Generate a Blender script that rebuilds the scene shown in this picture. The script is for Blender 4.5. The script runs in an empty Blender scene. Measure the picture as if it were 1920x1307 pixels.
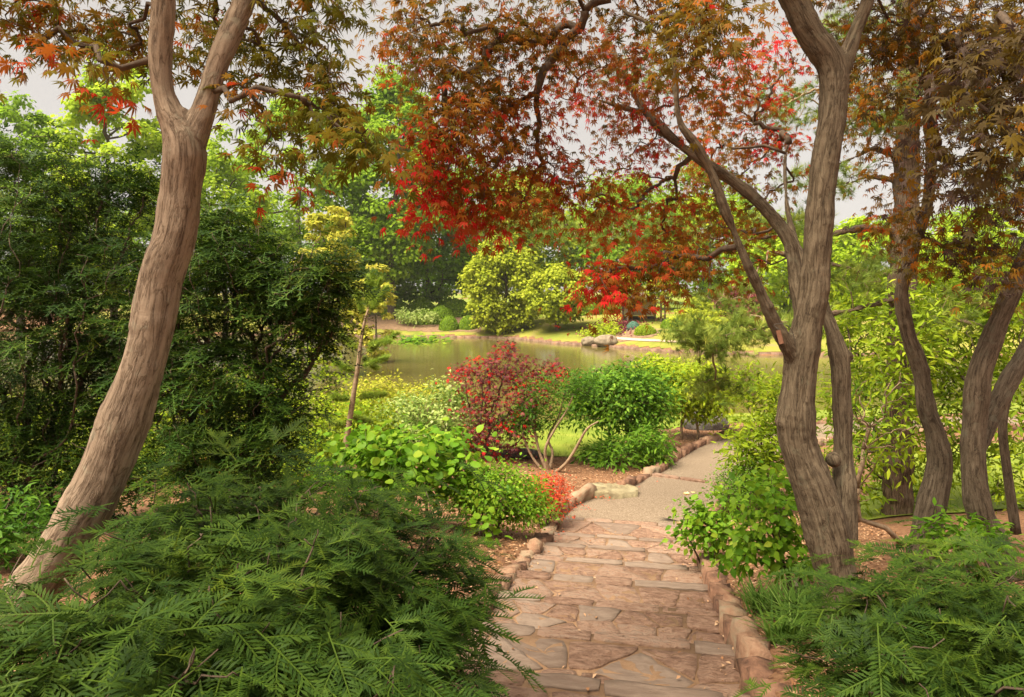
import bpy, math, random
import numpy as np
from mathutils import Vector, Matrix

random.seed(7)
rng = np.random.default_rng(7)
SC = bpy.context.scene
COL = SC.collection

# ------------------------------------------------------------------ camera, sky, sun, exposure
EYE = 5.2                                   # eye height above the pond
cam_d = bpy.data.cameras.new('camera'); cam = bpy.data.objects.new('camera', cam_d); COL.objects.link(cam)
cam.location = (0, 0, EYE); cam.rotation_euler = (math.radians(90), 0, 0)
cam_d.sensor_width = 36; cam_d.lens = 1300 / 1920 * 36; cam_d.shift_y = -(653.5 - 545) / 1920
cam_d.clip_start = 0.05; cam_d.clip_end = 2000
SC.camera = cam

SUN_EL, SUN_AZ = math.radians(62), math.radians(232)      # azimuth clockwise from +y
world = bpy.data.worlds.new('World'); SC.world = world; world.use_nodes = True
wn, wl = world.node_tree.nodes, world.node_tree.links
bg = wn['Background']; bg.inputs['Strength'].default_value = 0.1
sky = wn.new('ShaderNodeTexSky'); sky.sky_type = 'NISHITA'; sky.sun_disc = False
sky.sun_elevation = SUN_EL; sky.sun_rotation = SUN_AZ
hs = wn.new('ShaderNodeHueSaturation'); hs.inputs['Saturation'].default_value = 0.12; hs.inputs['Value'].default_value = 0.6
wl.new(sky.outputs['Color'], hs.inputs['Color'])
tc = wn.new('ShaderNodeTexCoord'); nz = wn.new('ShaderNodeTexNoise'); nz.inputs['Scale'].default_value = 2.2; nz.inputs['Detail'].default_value = 4
wl.new(tc.outputs['Generated'], nz.inputs['Vector'])
rp = wn.new('ShaderNodeValToRGB'); rp.color_ramp.elements[0].position = .3; rp.color_ramp.elements[1].position = .7
rp.color_ramp.elements[0].color = (.86, .785, .715, 1); rp.color_ramp.elements[1].color = (.98, .905, .83, 1)
wl.new(nz.outputs['Fac'], rp.inputs['Fac'])
gain = wn.new('ShaderNodeVectorMath'); gain.operation = 'SCALE'; gain.inputs['Scale'].default_value = .71
wl.new(rp.outputs['Color'], gain.inputs[0])
mx = wn.new('ShaderNodeMix'); mx.data_type = 'RGBA'; mx.inputs['Factor'].default_value = 0.92
wl.new(hs.outputs['Color'], mx.inputs['A']); wl.new(gain.outputs['Vector'], mx.inputs['B'])
wl.new(mx.outputs['Result'], bg.inputs['Color'])

sun_d = bpy.data.lights.new('sun', 'SUN'); sun_d.energy = 1.5; sun_d.angle = math.radians(42); sun_d.color = (1, .90, .70)
sun = bpy.data.objects.new('sun', sun_d); COL.objects.link(sun)
sd = Vector((math.sin(SUN_AZ) * math.cos(SUN_EL), math.cos(SUN_AZ) * math.cos(SUN_EL), math.sin(SUN_EL)))
sun.rotation_euler = sd.to_track_quat('Z', 'Y').to_euler()
SC.view_settings.view_transform = 'Standard'; SC.view_settings.look = 'None'
SC.view_settings.exposure = 3.22; SC.view_settings.gamma = 1
SC.render.engine = 'CYCLES'
cy = SC.cycles
cy.max_bounces = 9; cy.diffuse_bounces = 7; cy.glossy_bounces = 3; cy.transmission_bounces = 6; cy.transparent_max_bounces = 4
cy.use_denoising = True
cy.sample_clamp_indirect = 6

# ------------------------------------------------------------------ helpers
def W(px, py, Y):                           # photograph pixel at depth Y (metres) -> world point
    return np.array([(px - 960) / 1300 * Y, Y, EYE - (py - 545) / 1300 * Y])

def nrm(v):
    return v / (np.linalg.norm(v, axis=-1, keepdims=True) + 1e-9)

def mesh_np(name, v, f, tint=None, smooth=False, mat=None, attrs=None):
    """v (N,3), f (M,k) array of equal-size faces, or list of arrays"""
    me = bpy.data.meshes.new(name)
    fl = f if isinstance(f, list) else [f]
    fl = [np.asarray(a, dtype=np.int32) for a in fl if len(a)]
    v = np.asarray(v, dtype=np.float32)
    loops = np.concatenate([a.ravel() for a in fl])
    cnt = np.concatenate([np.full(len(a), a.shape[1], np.int32) for a in fl])
    st = np.concatenate([[0], np.cumsum(cnt)[:-1]]).astype(np.int32)
    me.vertices.add(len(v)); me.vertices.foreach_set('co', v.ravel())
    me.loops.add(len(loops)); me.loops.foreach_set('vertex_index', loops)
    me.polygons.add(len(cnt)); me.polygons.foreach_set('loop_start', st); me.polygons.foreach_set('loop_total', cnt)
    if smooth: me.polygons.foreach_set('use_smooth', np.ones(len(cnt), bool))
    if tint is not None:
        a = me.attributes.new('tint', 'FLOAT', 'POINT'); a.data.foreach_set('value', np.asarray(tint, np.float32))
    for k, arr in (attrs or {}).items():
        a = me.attributes.new(k, 'FLOAT_VECTOR', 'POINT'); a.data.foreach_set('vector', np.asarray(arr, np.float32).ravel())
    me.update(calc_edges=True); me.validate()
    if mat: me.materials.append(mat)
    return me

def link(name, me, parent=None, loc=None):
    o = bpy.data.objects.new(name, me); COL.objects.link(o)
    if parent is not None: o.parent = parent
    if loc is not None: o.location = loc
    return o

def tag(o, label=None, cat=None, group=None, kind=None):
    if label: o['label'] = label
    if cat: o['category'] = cat
    if group: o['group'] = group
    if kind: o['kind'] = kind
    return o

def thing(name, label, cat, loc=(0, 0, 0), group=None):
    o = bpy.data.objects.new(name, None); COL.objects.link(o); o.location = loc; o.empty_display_size = .1
    return tag(o, label, cat, group)

class Noise:                                # cheap smooth value noise on arrays
    def __init__(s, seed):
        r = np.random.default_rng(seed); s.k = r.normal(size=(14, 3)); s.p = r.uniform(0, 6.28, 14); s.a = r.uniform(.5, 1, 14)
    def __call__(s, P, scale=1.0):
        P = np.asarray(P, float) * scale
        return (np.sin(P @ s.k.T * 2.1 + s.p) * s.a).sum(-1) / 6.0
N1, N2, N3 = Noise(1), Noise(2), Noise(3)

# ------------------------------------------------------------------ materials
def newmat(name):
    m = bpy.data.materials.new(name); m.use_nodes = True
    return m, m.node_tree.nodes, m.node_tree.links, m.node_tree.nodes['Principled BSDF']

def ramp(nodes, stops):
    r = nodes.new('ShaderNodeValToRGB'); e = r.color_ramp.elements
    e[0].position, e[0].color = stops[0][0], (*stops[0][1], 1)
    e[1].position, e[1].color = stops[-1][0], (*stops[-1][1], 1)
    for p, c in stops[1:-1]:
        k = e.new(p); k.color = (*c, 1)
    return r

def leafmat(name, cols, trans=.35, rough=.62, spec=.12):
    m, n, l, b = newmat(name)
    at = n.new('ShaderNodeAttribute'); at.attribute_name = 'tint'
    r = ramp(n, [(i / (len(cols) - 1), c) for i, c in enumerate(cols)])
    l.new(at.outputs['Fac'], r.inputs['Fac']); l.new(r.outputs['Color'], b.inputs['Base Color'])
    b.inputs['Roughness'].default_value = rough; b.inputs['Specular IOR Level'].default_value = spec
    t = n.new('ShaderNodeBsdfTranslucent'); l.new(r.outputs['Color'], t.inputs['Color'])
    mixs = n.new('ShaderNodeMixShader'); mixs.inputs[0].default_value = trans
    l.new(b.outputs[0], mixs.inputs[1]); l.new(t.outputs[0], mixs.inputs[2])
    l.new(mixs.outputs[0], n['Material Output'].inputs['Surface'])
    return m

def noisemat(name, stops, scale=4, detail=6, rough=.85, bump=.3, bscale=None, coord='Object', stretch=(1, 1, 1), dist=.02, attr=None, rand=0, spec=.3):
    m, n, l, b = newmat(name)
    if attr:
        tcn = n.new('ShaderNodeAttribute'); tcn.attribute_name = attr; src = tcn.outputs['Vector']
    else:
        tcn = n.new('ShaderNodeTexCoord'); src = tcn.outputs[coord]
    mp = n.new('ShaderNodeMapping'); mp.inputs['Scale'].default_value = stretch; l.new(src, mp.inputs['Vector'])
    vec = mp.outputs['Vector']
    if rand:
        oi = n.new('ShaderNodeObjectInfo'); ad = n.new('ShaderNodeVectorMath'); ad.operation = 'ADD'
        sc_ = n.new('ShaderNodeVectorMath'); sc_.operation = 'SCALE'; sc_.inputs['Scale'].default_value = 37
        cx = n.new('ShaderNodeCombineXYZ')
        for k in range(3): l.new(oi.outputs['Random'], cx.inputs[k])
        l.new(cx.outputs[0], sc_.inputs[0]); l.new(vec, ad.inputs[0]); l.new(sc_.outputs[0], ad.inputs[1]); vec = ad.outputs[0]
    nz = n.new('ShaderNodeTexNoise'); nz.inputs['Scale'].default_value = scale; nz.inputs['Detail'].default_value = detail; nz.inputs['Roughness'].default_value = .62
    l.new(vec, nz.inputs['Vector'])
    r = ramp(n, stops)
    fac = nz.outputs['Fac']
    if rand:
        ma = n.new('ShaderNodeMath'); ma.operation = 'MULTIPLY_ADD'; ma.inputs[1].default_value = rand; 
        oi2 = oi.outputs['Random']; l.new(oi2, ma.inputs[0])
        sb = n.new('ShaderNodeMath'); sb.operation = 'SUBTRACT'; l.new(fac, sb.inputs[0]); sb.inputs[1].default_value = rand / 2
        l.new(sb.outputs[0], ma.inputs[2]); fac = ma.outputs[0]
    l.new(fac, r.inputs['Fac']); l.new(r.outputs['Color'], b.inputs['Base Color'])
    b.inputs['Roughness'].default_value = rough; b.inputs['Specular IOR Level'].default_value = spec
    n2 = n.new('ShaderNodeTexNoise'); n2.inputs['Scale'].default_value = bscale or scale * 3; n2.inputs['Detail'].default_value = 8; n2.inputs['Roughness'].default_value = .65
    l.new(vec, n2.inputs['Vector'])
    bp = n.new('ShaderNodeBump'); bp.inputs['Strength'].default_value = bump; bp.inputs['Distance'].default_value = dist
    l.new(n2.outputs['Fac'], bp.inputs['Height']); l.new(bp.outputs['Normal'], b.inputs['Normal'])
    return m

def barkmat(name, dark, mid, light, lich=None):
    """bark that flows along the limb: the 'bark' attribute is (cos*r, sin*r, length)"""
    m, n, l, b = newmat(name)
    at = n.new('ShaderNodeAttribute'); at.attribute_name = 'bark'
    def tex(sx, sz, scale, detail=5):
        mp = n.new('ShaderNodeMapping'); mp.inputs['Scale'].default_value = (sx, sx, sz); l.new(at.outputs['Vector'], mp.inputs['Vector'])
        t = n.new('ShaderNodeTexNoise'); t.inputs['Scale'].default_value = scale; t.inputs['Detail'].default_value = detail; t.inputs['Roughness'].default_value = .6
        t.inputs['Distortion'].default_value = .6
        l.new(mp.outputs[0], t.inputs['Vector']); return t.outputs['Fac']
    ridge, patch, ring, fine = tex(1, .10, 58, 9), tex(1, .5, 9, 7), tex(.3, 1, 26, 7), tex(1, .5, 160, 4)
    def math2(op, a, bb):
        x = n.new('ShaderNodeMath'); x.operation = op
        for k, q in enumerate((a, bb)):
            if isinstance(q, (int, float)): x.inputs[k].default_value = q
            else: l.new(q, x.inputs[k])
        return x.outputs[0]
    f = math2('ADD', math2('MULTIPLY', ridge, .55), math2('ADD', math2('MULTIPLY', patch, .25), math2('MULTIPLY', fine, .2)))
    stops = [(.40, dark), (.485, mid), (.60, light)]
    r = ramp(n, stops); l.new(f, r.inputs['Fac'])
    vein = math2('ABSOLUTE', math2('SUBTRACT', tex(1, .16, 24, 7), .5), 0)
    vr = ramp(n, [(.004, (.42, .38, .35)), (.03, (1, 1, 1))]); l.new(vein, vr.inputs['Fac'])
    mul = n.new('ShaderNodeMix'); mul.data_type = 'RGBA'; mul.blend_type = 'MULTIPLY'; mul.inputs['Factor'].default_value = .8
    l.new(r.outputs['Color'], mul.inputs['A']); l.new(vr.outputs['Color'], mul.inputs['B'])
    lc = ramp(n, [(.58, (0, 0, 0)), (.66, (1, 1, 1))]); l.new(tex(1, .8, 13, 8), lc.inputs['Fac'])
    lm_ = n.new('ShaderNodeMix'); lm_.data_type = 'RGBA'; l.new(math2('MULTIPLY', lc.outputs['Color'], .45), lm_.inputs['Factor'])
    l.new(mul.outputs['Result'], lm_.inputs['A']); lm_.inputs['B'].default_value = (light[0] * .85, light[1] * 1.02, light[2] * 1.02, 1)
    l.new(lm_.outputs['Result'], b.inputs['Base Color'])
    cr = ramp(n, [(.38, (0, 0, 0)), (.48, (1, 1, 1))]); l.new(ridge, cr.inputs['Fac'])
    hgt = math2('ADD', math2('ADD', math2('MULTIPLY', vr.outputs['Color'], .6), math2('MULTIPLY', cr.outputs['Color'], .5)), math2('ADD', math2('MULTIPLY', ring, .55), math2('MULTIPLY', fine, .25)))
    bp = n.new('ShaderNodeBump'); bp.inputs['Strength'].default_value = .55; bp.inputs['Distance'].default_value = .010
    l.new(hgt, bp.inputs['Height']); l.new(bp.outputs['Normal'], b.inputs['Normal'])
    b.inputs['Roughness'].default_value = .85; b.inputs['Specular IOR Level'].default_value = .2
    return m

M = {}
M['bark_left'] = barkmat('bark_left', (.15, .105, .075), (.255, .185, .132), (.35, .262, .192))
M['bark_right'] = barkmat('bark_right', (.078, .056, .037), (.135, .10, .066), (.20, .152, .102))
M['bark_back'] = barkmat('bark_back', (.064, .046, .031), (.12, .089, .061), (.185, .142, .10))
M['bark_pine'] = barkmat('bark_pine', (.03, .02, .014), (.11, .072, .048), (.19, .13, .088))
M['twig'] = noisemat('twig', [(.3, (.05, .034, .024)), (.7, (.14, .095, .065))], scale=20, bump=.2)
M['twig_tan'] = noisemat('twig_tan', [(.3, (.16, .10, .06)), (.7, (.36, .25, .16))], scale=20, bump=.2)
M['far_wood'] = noisemat('far_wood', [(.3, (.05, .036, .026)), (.7, (.13, .10, .075))], scale=2, bump=.2)
M['mulch'] = noisemat('mulch', [(.3, (.08, .034, .017)), (.5, (.20, .095, .048)), (.72, (.31, .175, .095))], scale=26, detail=9, bump=.8, bscale=45, dist=.03)
M['chip'] = leafmat('chip', [(.12, .05, .024), (.28, .135, .065), (.40, .235, .135), (.48, .32, .205)], trans=0, rough=.8)
M['lawn'] = noisemat('lawn', [(.3, (.10, .145, .010)), (.55, (.17, .215, .018)), (.75, (.25, .25, .038))], scale=.9, detail=9, bump=.6, bscale=40, dist=.03)
M['bank'] = noisemat('bank', [(.35, (.13, .155, .016)), (.52, (.215, .21, .028)), (.68, (.25, .175, .075))], scale=.35, detail=9, bump=.5, bscale=30, dist=.03)
M['soil'] = noisemat('soil', [(.3, (.12, .07, .04)), (.7, (.26, .16, .095))], scale=3, detail=9, bump=.6, bscale=30, dist=.03)
M['gravel'] = noisemat('gravel', [(.3, (.085, .058, .038)), (.47, (.175, .126, .086)), (.56, (.225, .167, .12)), (.72, (.32, .25, .188))], scale=48, detail=10, rough=.9, bump=.8, bscale=90, dist=.015)
M['mortar'] = noisemat('mortar', [(.3, (.19, .105, .056)), (.7, (.31, .19, .112))], scale=9, detail=8, bump=.7, bscale=70, dist=.01)
M['flag'] = noisemat('flag', [(.25, (.16, .085, .056)), (.42, (.255, .148, .102)), (.56, (.33, .205, .145)), (.78, (.31, .23, .18))], scale=10, detail=12, bump=1.0, bscale=14, stretch=(1, 2.6, 1), dist=.06, rand=.3)
M['flag_grey'] = noisemat('flag_grey', [(.3, (.14, .095, .072)), (.7, (.225, .165, .128))], scale=6, detail=8, bump=.5, bscale=12, stretch=(1, 4, 1), dist=.02, rand=.25)
M['kerb'] = noisemat('kerb', [(.25, (.10, .05, .032)), (.45, (.23, .118, .074)), (.6, (.30, .18, .115)), (.8, (.28, .215, .145))], scale=7, detail=8, bump=.8, bscale=16, dist=.03, rand=.34)
M['rock'] = noisemat('rock', [(.3, (.11, .082, .05)), (.5, (.24, .195, .115)), (.72, (.32, .28, .18))], scale=4, detail=9, bump=.7, bscale=12, dist=.04)
M['rock_dark'] = noisemat('rock_dark', [(.3, (.035, .03, .028)), (.7, (.14, .12, .11))], scale=5, detail=9, bump=.8, bscale=12, dist=.06)
M['rock_pale'] = noisemat('rock_pale', [(.3, (.13, .10, .068)), (.7, (.28, .22, .155))], scale=2.5, detail=9, bump=.7, bscale=6, dist=.06)
M['brick_edge'] = noisemat('brick_edge', [(.3, (.10, .055, .04)), (.7, (.26, .16, .11))], scale=3, detail=8, bump=.5)
M['post'] = noisemat('post', [(.3, (.12, .085, .06)), (.7, (.24, .17, .12))], scale=6, bump=.2, stretch=(4, 4, .5))
M['plaster'] = noisemat('plaster', [(.3, (.40, .32, .20)), (.7, (.52, .43, .28))], scale=3, bump=.1)
M['shingle'] = noisemat('shingle', [(.3, (.09, .06, .045)), (.7, (.19, .14, .10))], scale=6, bump=.5)
M['dark'] = noisemat('dark', [(.3, (.02, .018, .015)), (.7, (.04, .035, .03))], scale=4)
M['paver'] = noisemat('paver', [(.3, (.40, .27, .20)), (.7, (.55, .40, .31))], scale=4, bump=.2)
M['tagwood'] = noisemat('tagwood', [(.3, (.24, .11, .065)), (.7, (.32, .16, .10))], scale=6, bump=.1)
M['wire'] = noisemat('wire', [(.3, (.07, .06, .05)), (.7, (.14, .12, .10))], scale=6, bump=.1)
M['tag_pale'] = noisemat('tag_pale', [(.3, (.5, .44, .36)), (.7, (.6, .54, .45))], scale=6, bump=.05)

# leaves: plain colours of the leaves themselves, tint picks along the list
M['l_mapleC'] = leafmat('l_mapleC', [(.11, .095, .012), (.23, .115, .014), (.36, .125, .016), (.44, .055, .02), (.66, .02, .022)], trans=.5)
M['l_mapleL'] = leafmat('l_mapleL', [(.105, .11, .011), (.175, .15, .014), (.28, .145, .018), (.42, .10, .015), (.54, .03, .018)], trans=.5)
M['l_mapleR'] = leafmat('l_mapleR', [(.08, .05, .042), (.14, .105, .013), (.27, .13, .013), (.40, .13, .013), (.50, .065, .012)], trans=.48)
M['l_mapleS'] = leafmat('l_mapleS', [(.10, .035, .04), (.16, .03, .035), (.24, .07, .065), (.42, .02, .02), (.66, .012, .018)], trans=.4)
M['l_yewF'] = leafmat('l_yewF', [(.012, .029, .006), (.025, .056, .008), (.046, .088, .010), (.080, .13, .013), (.14, .19, .018)], trans=.25, rough=.55)
M['l_yewB'] = leafmat('l_yewB', [(.008, .022, .004), (.017, .044, .006), (.032, .07, .008), (.07, .12, .011), (.17, .19, .017)], trans=.25, rough=.55)
M['l_oak'] = leafmat('l_oak', [(.12, .22, .014), (.20, .34, .018), (.29, .44, .024), (.38, .52, .04)], trans=.5)
M['l_lime'] = leafmat('l_lime', [(.19, .30, .014), (.30, .43, .02), (.40, .53, .03), (.52, .60, .05)], trans=.5)
M['l_dark'] = leafmat('l_dark', [(.09, .19, .014), (.15, .29, .018), (.22, .38, .022), (.30, .45, .03)], trans=.5)
M['l_willow'] = leafmat('l_willow', [(.19, .25, .016), (.30, .36, .022), (.40, .45, .03), (.48, .50, .055)], trans=.42)
M['l_yellow'] = leafmat('l_yellow', [(.20, .22, .02), (.36, .38, .03), (.50, .46, .06), (.58, .50, .14)], trans=.4)
M['l_clip'] = leafmat('l_clip', [(.09, .17, .014), (.15, .26, .018), (.22, .34, .022), (.31, .42, .03)], trans=.4)
M['l_shrubY'] = leafmat('l_shrubY', [(.11, .18, .012), (.21, .31, .016), (.33, .42, .022), (.46, .51, .035)], trans=.45)
M['l_shrubG'] = leafmat('l_shrubG', [(.04, .11, .012), (.08, .18, .015), (.14, .27, .02), (.26, .40, .035)], trans=.4, rough=.5)
M['l_round'] = leafmat('l_round', [(.06, .16, .012), (.12, .26, .016), (.20, .36, .022), (.34, .42, .04)], trans=.45, rough=.45)
M['l_varieg'] = leafmat('l_varieg', [(.10, .18, .025), (.22, .32, .06), (.36, .44, .12), (.52, .56, .26)], trans=.4)
M['l_red'] = leafmat('l_red', [(.42, .05, .02), (.62, .08, .03), (.72, .13, .06), (.75, .22, .10)], trans=.4)
M['l_pine'] = leafmat('l_pine', [(.06, .11, .018), (.13, .19, .03), (.22, .28, .045), (.36, .38, .07)], trans=.3)
M['l_youngpine'] = leafmat('l_youngpine', [(.08, .15, .02), (.15, .24, .03), (.24, .34, .045), (.34, .42, .06)], trans=.35)
M['l_grass'] = leafmat('l_grass', [(.08, .15, .012), (.14, .23, .015), (.21, .30, .022), (.30, .36, .045)], trans=.4)
M['l_lirio'] = leafmat('l_lirio', [(.04, .10, .015), (.08, .16, .02), (.13, .23, .035), (.24, .33, .09)], trans=.35)
M['l_blue'] = leafmat('l_blue', [(.06, .15, .11), (.12, .25, .19), (.20, .34, .27)], trans=.3)
M['l_purple'] = leafmat('l_purple', [(.10, .02, .03), (.18, .04, .05), (.26, .07, .07)], trans=.3)
M['petal'] = leafmat('petal', [(.72, .36, .08), (.80, .55, .22), (.86, .74, .50)], trans=.35)
M['petal_pink'] = leafmat('petal_pink', [(.70, .05, .16), (.75, .10, .2)], trans=.35)

# ------------------------------------------------------------------ leaf templates (x width, y tip, z normal)
def T(v, f): return np.array(v, float), np.array(f, int)
def t_ovate(w=.25, fold=.06):
    return T([(0, 0, 0), (-w, .38, fold), (0, .42, 0), (w, .38, fold), (-w * .62, .74, fold * .4), (w * .62, .74, fold * .4), (0, 1, -.10)],
             [(0, 2, 1), (0, 3, 2), (1, 2, 4), (2, 3, 5), (2, 6, 4), (2, 5, 6)])
def t_round():
    v = [(0, .45, .0)]; 
    for a in np.linspace(0, 2 * np.pi, 9)[:-1]:
        v.append((.46 * math.sin(a), .5 - .5 * math.cos(a) + (.06 if abs(a - np.pi) < .1 else 0), .07 * math.cos(2 * a) - .02))
    return T(v, [(0, 1 + (k + 1) % 8, 1 + k) for k in range(8)])
def t_card(w=.42):
    return T([(0, 0, 0), (-w, .5, .1), (w, .5, .1), (0, 1, -.12)], [(0, 2, 1), (1, 2, 3)])
def t_blade(w=.04):
    return T([(-w, 0, 0), (w, 0, 0), (-w * .8, .5, .05), (w * .8, .5, .05), (0, 1, -.16)], [(0, 1, 2), (1, 3, 2), (2, 3, 4)])
def t_maple(nl=7, w=.115):
    v = [(0, 0, 0)]; f = []
    angs, lens = ([0, .62, -.62, 1.25, -1.25, 2.0, -2.0], [1, .93, .93, .72, .72, .4, .4]) if nl == 7 else ([0, .75, -.75, 1.5, -1.5], [1, .88, .88, .55, .55])
    for a, L in zip(angs, lens):
        d = np.array([math.sin(a), math.cos(a)]); p = np.array([d[1], -d[0]])
        k = len(v); m = d * L * .42; tip = d * L
        dz = .10 * math.cos(a * 3)
        for q, zz in ((m - p * w, .05), (m + p * w, .05), (tip, -.16 * L * L + dz * .3)):
            v.append((q[0], q[1] + .0, zz))
        f += [(0, k + 1, k), (k, k + 1, k + 2)]
    v = np.array(v, float); v[:, :2] *= .62; v[:, 1] += .30      # petiole gap from the twig
    pet = len(v); v = np.vstack([v, [(-.008, 0, 0.02), (.008, 0, .02)]]); f.append((pet, pet + 1, 0))
    return T(v, f)
TP = dict(ovate=t_ovate(), lance=t_ovate(.15, .05), wide=t_ovate(.33, .05), round=t_round(), card=t_card(), blade=t_blade(), maple=t_maple(), maple5=t_maple(5, .14), slim=t_card(.2), leafcard=t_card(.27))

_cv, _cf = t_maple(7, .10); _cv = _cv.copy(); _cv[:, 2] += -.9 * (_cv[:, 1] - .3) ** 2 - .9 * np.abs(_cv[:, 0]) ** 1.5; _cv[:, 0] *= .8; TP['maple_curl'] = (_cv, _cf)
def frame(n, tip):
    """rotation matrices with z=n, y≈tip"""
    n = nrm(n); y = tip - (tip * n).sum(-1, keepdims=True) * n; y = nrm(y); x = np.cross(y, n)
    return np.stack([x, y, n], -1)

def scatter(tv, tf, pos, R, s, tint=None, tt=None):
    Nn, V = len(pos), len(tv)
    s = np.broadcast_to(np.asarray(s, float), (Nn,))
    v = np.einsum('nij,vj->nvi', R, tv) * s[:, None, None] + pos[:, None, :]
    f = tf[None] + (np.arange(Nn) * V)[:, None, None]
    ti = np.repeat(tint if tint is not None else np.full(Nn, .5), V)
    if tt is not None: ti = np.clip(ti + np.tile(tt, Nn), 0, 1)
    return v.reshape(-1, 3), f.reshape(-1, 3), ti

def join(parts):
    vs, fs, ts, k = [], [], [], 0
    for v, f, t in parts:
        vs.append(v); fs.append(f + k); ts.append(t); k += len(v)
    return np.concatenate(vs), np.concatenate(fs), np.concatenate(ts)

# ------------------------------------------------------------------ tubes / branching
def tube(pts, rad, sides=6, cap=True):
    pts = np.asarray(pts, float); n = len(pts); rad = np.broadcast_to(np.asarray(rad, float), (n,))
    d = np.gradient(pts, axis=0); d = nrm(d)
    ref = np.array([0, 0, 1.]) if abs(d[0, 2]) < .8 else np.array([1., 0, 0])
    u = np.empty_like(d); u0 = nrm(np.cross(d[0], ref)); 
    for i in range(n):
        u0 = nrm(u0 - (u0 @ d[i]) * d[i]); u[i] = u0
    w = np.cross(d, u)
    a = np.arange(sides) / sides * 2 * np.pi
    ring = u[:, None] * np.cos(a)[None, :, None] + w[:, None] * np.sin(a)[None, :, None]
    v = (pts[:, None] + ring * rad[:, None, None]).reshape(-1, 3)
    i, j = np.meshgrid(np.arange(n - 1), np.arange(sides), indexing='ij')
    A = i * sides + j; B = i * sides + (j + 1) % sides
    f = np.stack([A, B, B + sides, A + sides], -1).reshape(-1, 4)
    length = np.concatenate([[0], np.cumsum(np.linalg.norm(np.diff(pts, axis=0), axis=1))])
    bark = np.stack([np.tile(np.cos(a), n) * np.repeat(rad, sides), np.tile(np.sin(a), n) * np.repeat(rad, sides), np.repeat(length, sides)], -1)
    tri = [(0, k + 1, k) for k in range(1, sides - 1)] + [((n - 1) * sides, (n - 1) * sides + k, (n - 1) * sides + k + 1) for k in range(1, sides - 1)]
    return v, f, np.array(tri), bark

def smooth_path(pts, n=8):
    """Catmull-Rom through rows (any dimension)"""
    P = np.asarray(pts, float); P = np.vstack([2 * P[0] - P[1], P, 2 * P[-1] - P[-2]]); out = []
    for i in range(1, len(P) - 2):
        for t in np.linspace(0, 1, n, endpoint=False):
            a, b, c, d = P[i - 1], P[i], P[i + 1], P[i + 2]
            out.append(.5 * (2 * b + (c - a) * t + (2 * a - 5 * b + 4 * c - d) * t * t + (3 * b - a - 3 * c + d) * t ** 3))
    out.append(P[-2]); return np.array(out)

def tubes_mesh(name, list_, mat):
    vs, fq, ft, bk, k = [], [], [], [], 0
    for pts, rad, sides in list_:
        v, f, t, b = tube(pts, rad, sides)
        vs.append(v); fq.append(f + k); 
        if len(t): ft.append(t + k)
        bk.append(b); k += len(v)
    return mesh_np(name, np.concatenate(vs), [np.concatenate(fq)] + ([np.concatenate(ft)] if ft else []), smooth=True, mat=mat, attrs={'bark': np.concatenate(bk)})

def spanning(roots, targets, alpha=.35):
    """each target hooks on to the nearest node already in the tree; returns nodes, parent index"""
    roots = np.asarray(roots, float); targets = np.asarray(targets, float)
    nr, nt = len(roots), len(targets)
    nodes = np.vstack([roots, targets]); par = np.full(nr + nt, -1); plen = np.zeros(nr + nt)
    D = np.linalg.norm(targets[:, None] - roots[None], axis=-1); j = D.argmin(1)
    best = D[np.arange(nt), j]; bestj = j.copy(); cost = best.copy(); done = np.zeros(nt, bool)
    for _ in range(nt):
        c = np.where(done, 1e9, cost); i = int(c.argmin()); done[i] = True
        par[nr + i] = bestj[i]; plen[nr + i] = plen[bestj[i]] + best[i]
        d = np.linalg.norm(targets - targets[i], axis=1); cc = d + alpha * plen[nr + i]
        m = (~done) & (cc < cost); cost[m] = cc[m]; best[m] = d[m]; bestj[m] = nr + i
    return nodes, par

def twig_tubes(nodes, par, nr, r_tip=.002, p=.5, rmax=.05, wob=.08, sides=4, r=None, droop=0):
    n = len(nodes); cnt = np.zeros(n)
    kids = [[] for _ in range(n)]
    for i in range(nr, n): kids[par[i]].append(i)
    order = []; st = list(range(nr))
    while st:
        a = st.pop(); order.append(a); st += kids[a]
    for a in reversed(order):
        cnt[a] += 1
        if par[a] >= 0: cnt[par[a]] += cnt[a]
    out = []
    for i in range(nr, n):
        a, b = nodes[par[i]], nodes[i]
        ra = min(rmax, r_tip * max(cnt[i], 1) ** p); rb = min(rmax, r_tip * max(cnt[i] - 1, 1) ** p) * .85
        L = np.linalg.norm(b - a)
        m1 = a + (b - a) * .35 + rng.normal(size=3) * L * wob; m2 = a + (b - a) * .7 + rng.normal(size=3) * L * wob
        m1[2] += droop * L; m2[2] += droop * L
        out.append((np.array([a, m1, m2, b]), np.array([ra, ra * .9 + rb * .1, ra * .5 + rb * .5, rb]), sides if ra > r_tip * 3 else 3))
    return out

def branch_parts(root, base, nodes, par, nr, mat, *a, name='branch', **k):
    tl = twig_tubes(nodes, par, nr, *a, **k); groups = {}
    for i, t in zip(range(nr, len(nodes)), tl):
        q = i
        while par[q] >= 0: q = par[q]
        groups.setdefault(q, []).append((t[0] - base, t[1], t[2]))
    for g in groups.values(): link(name, tubes_mesh(name, g, mat), root)

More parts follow.
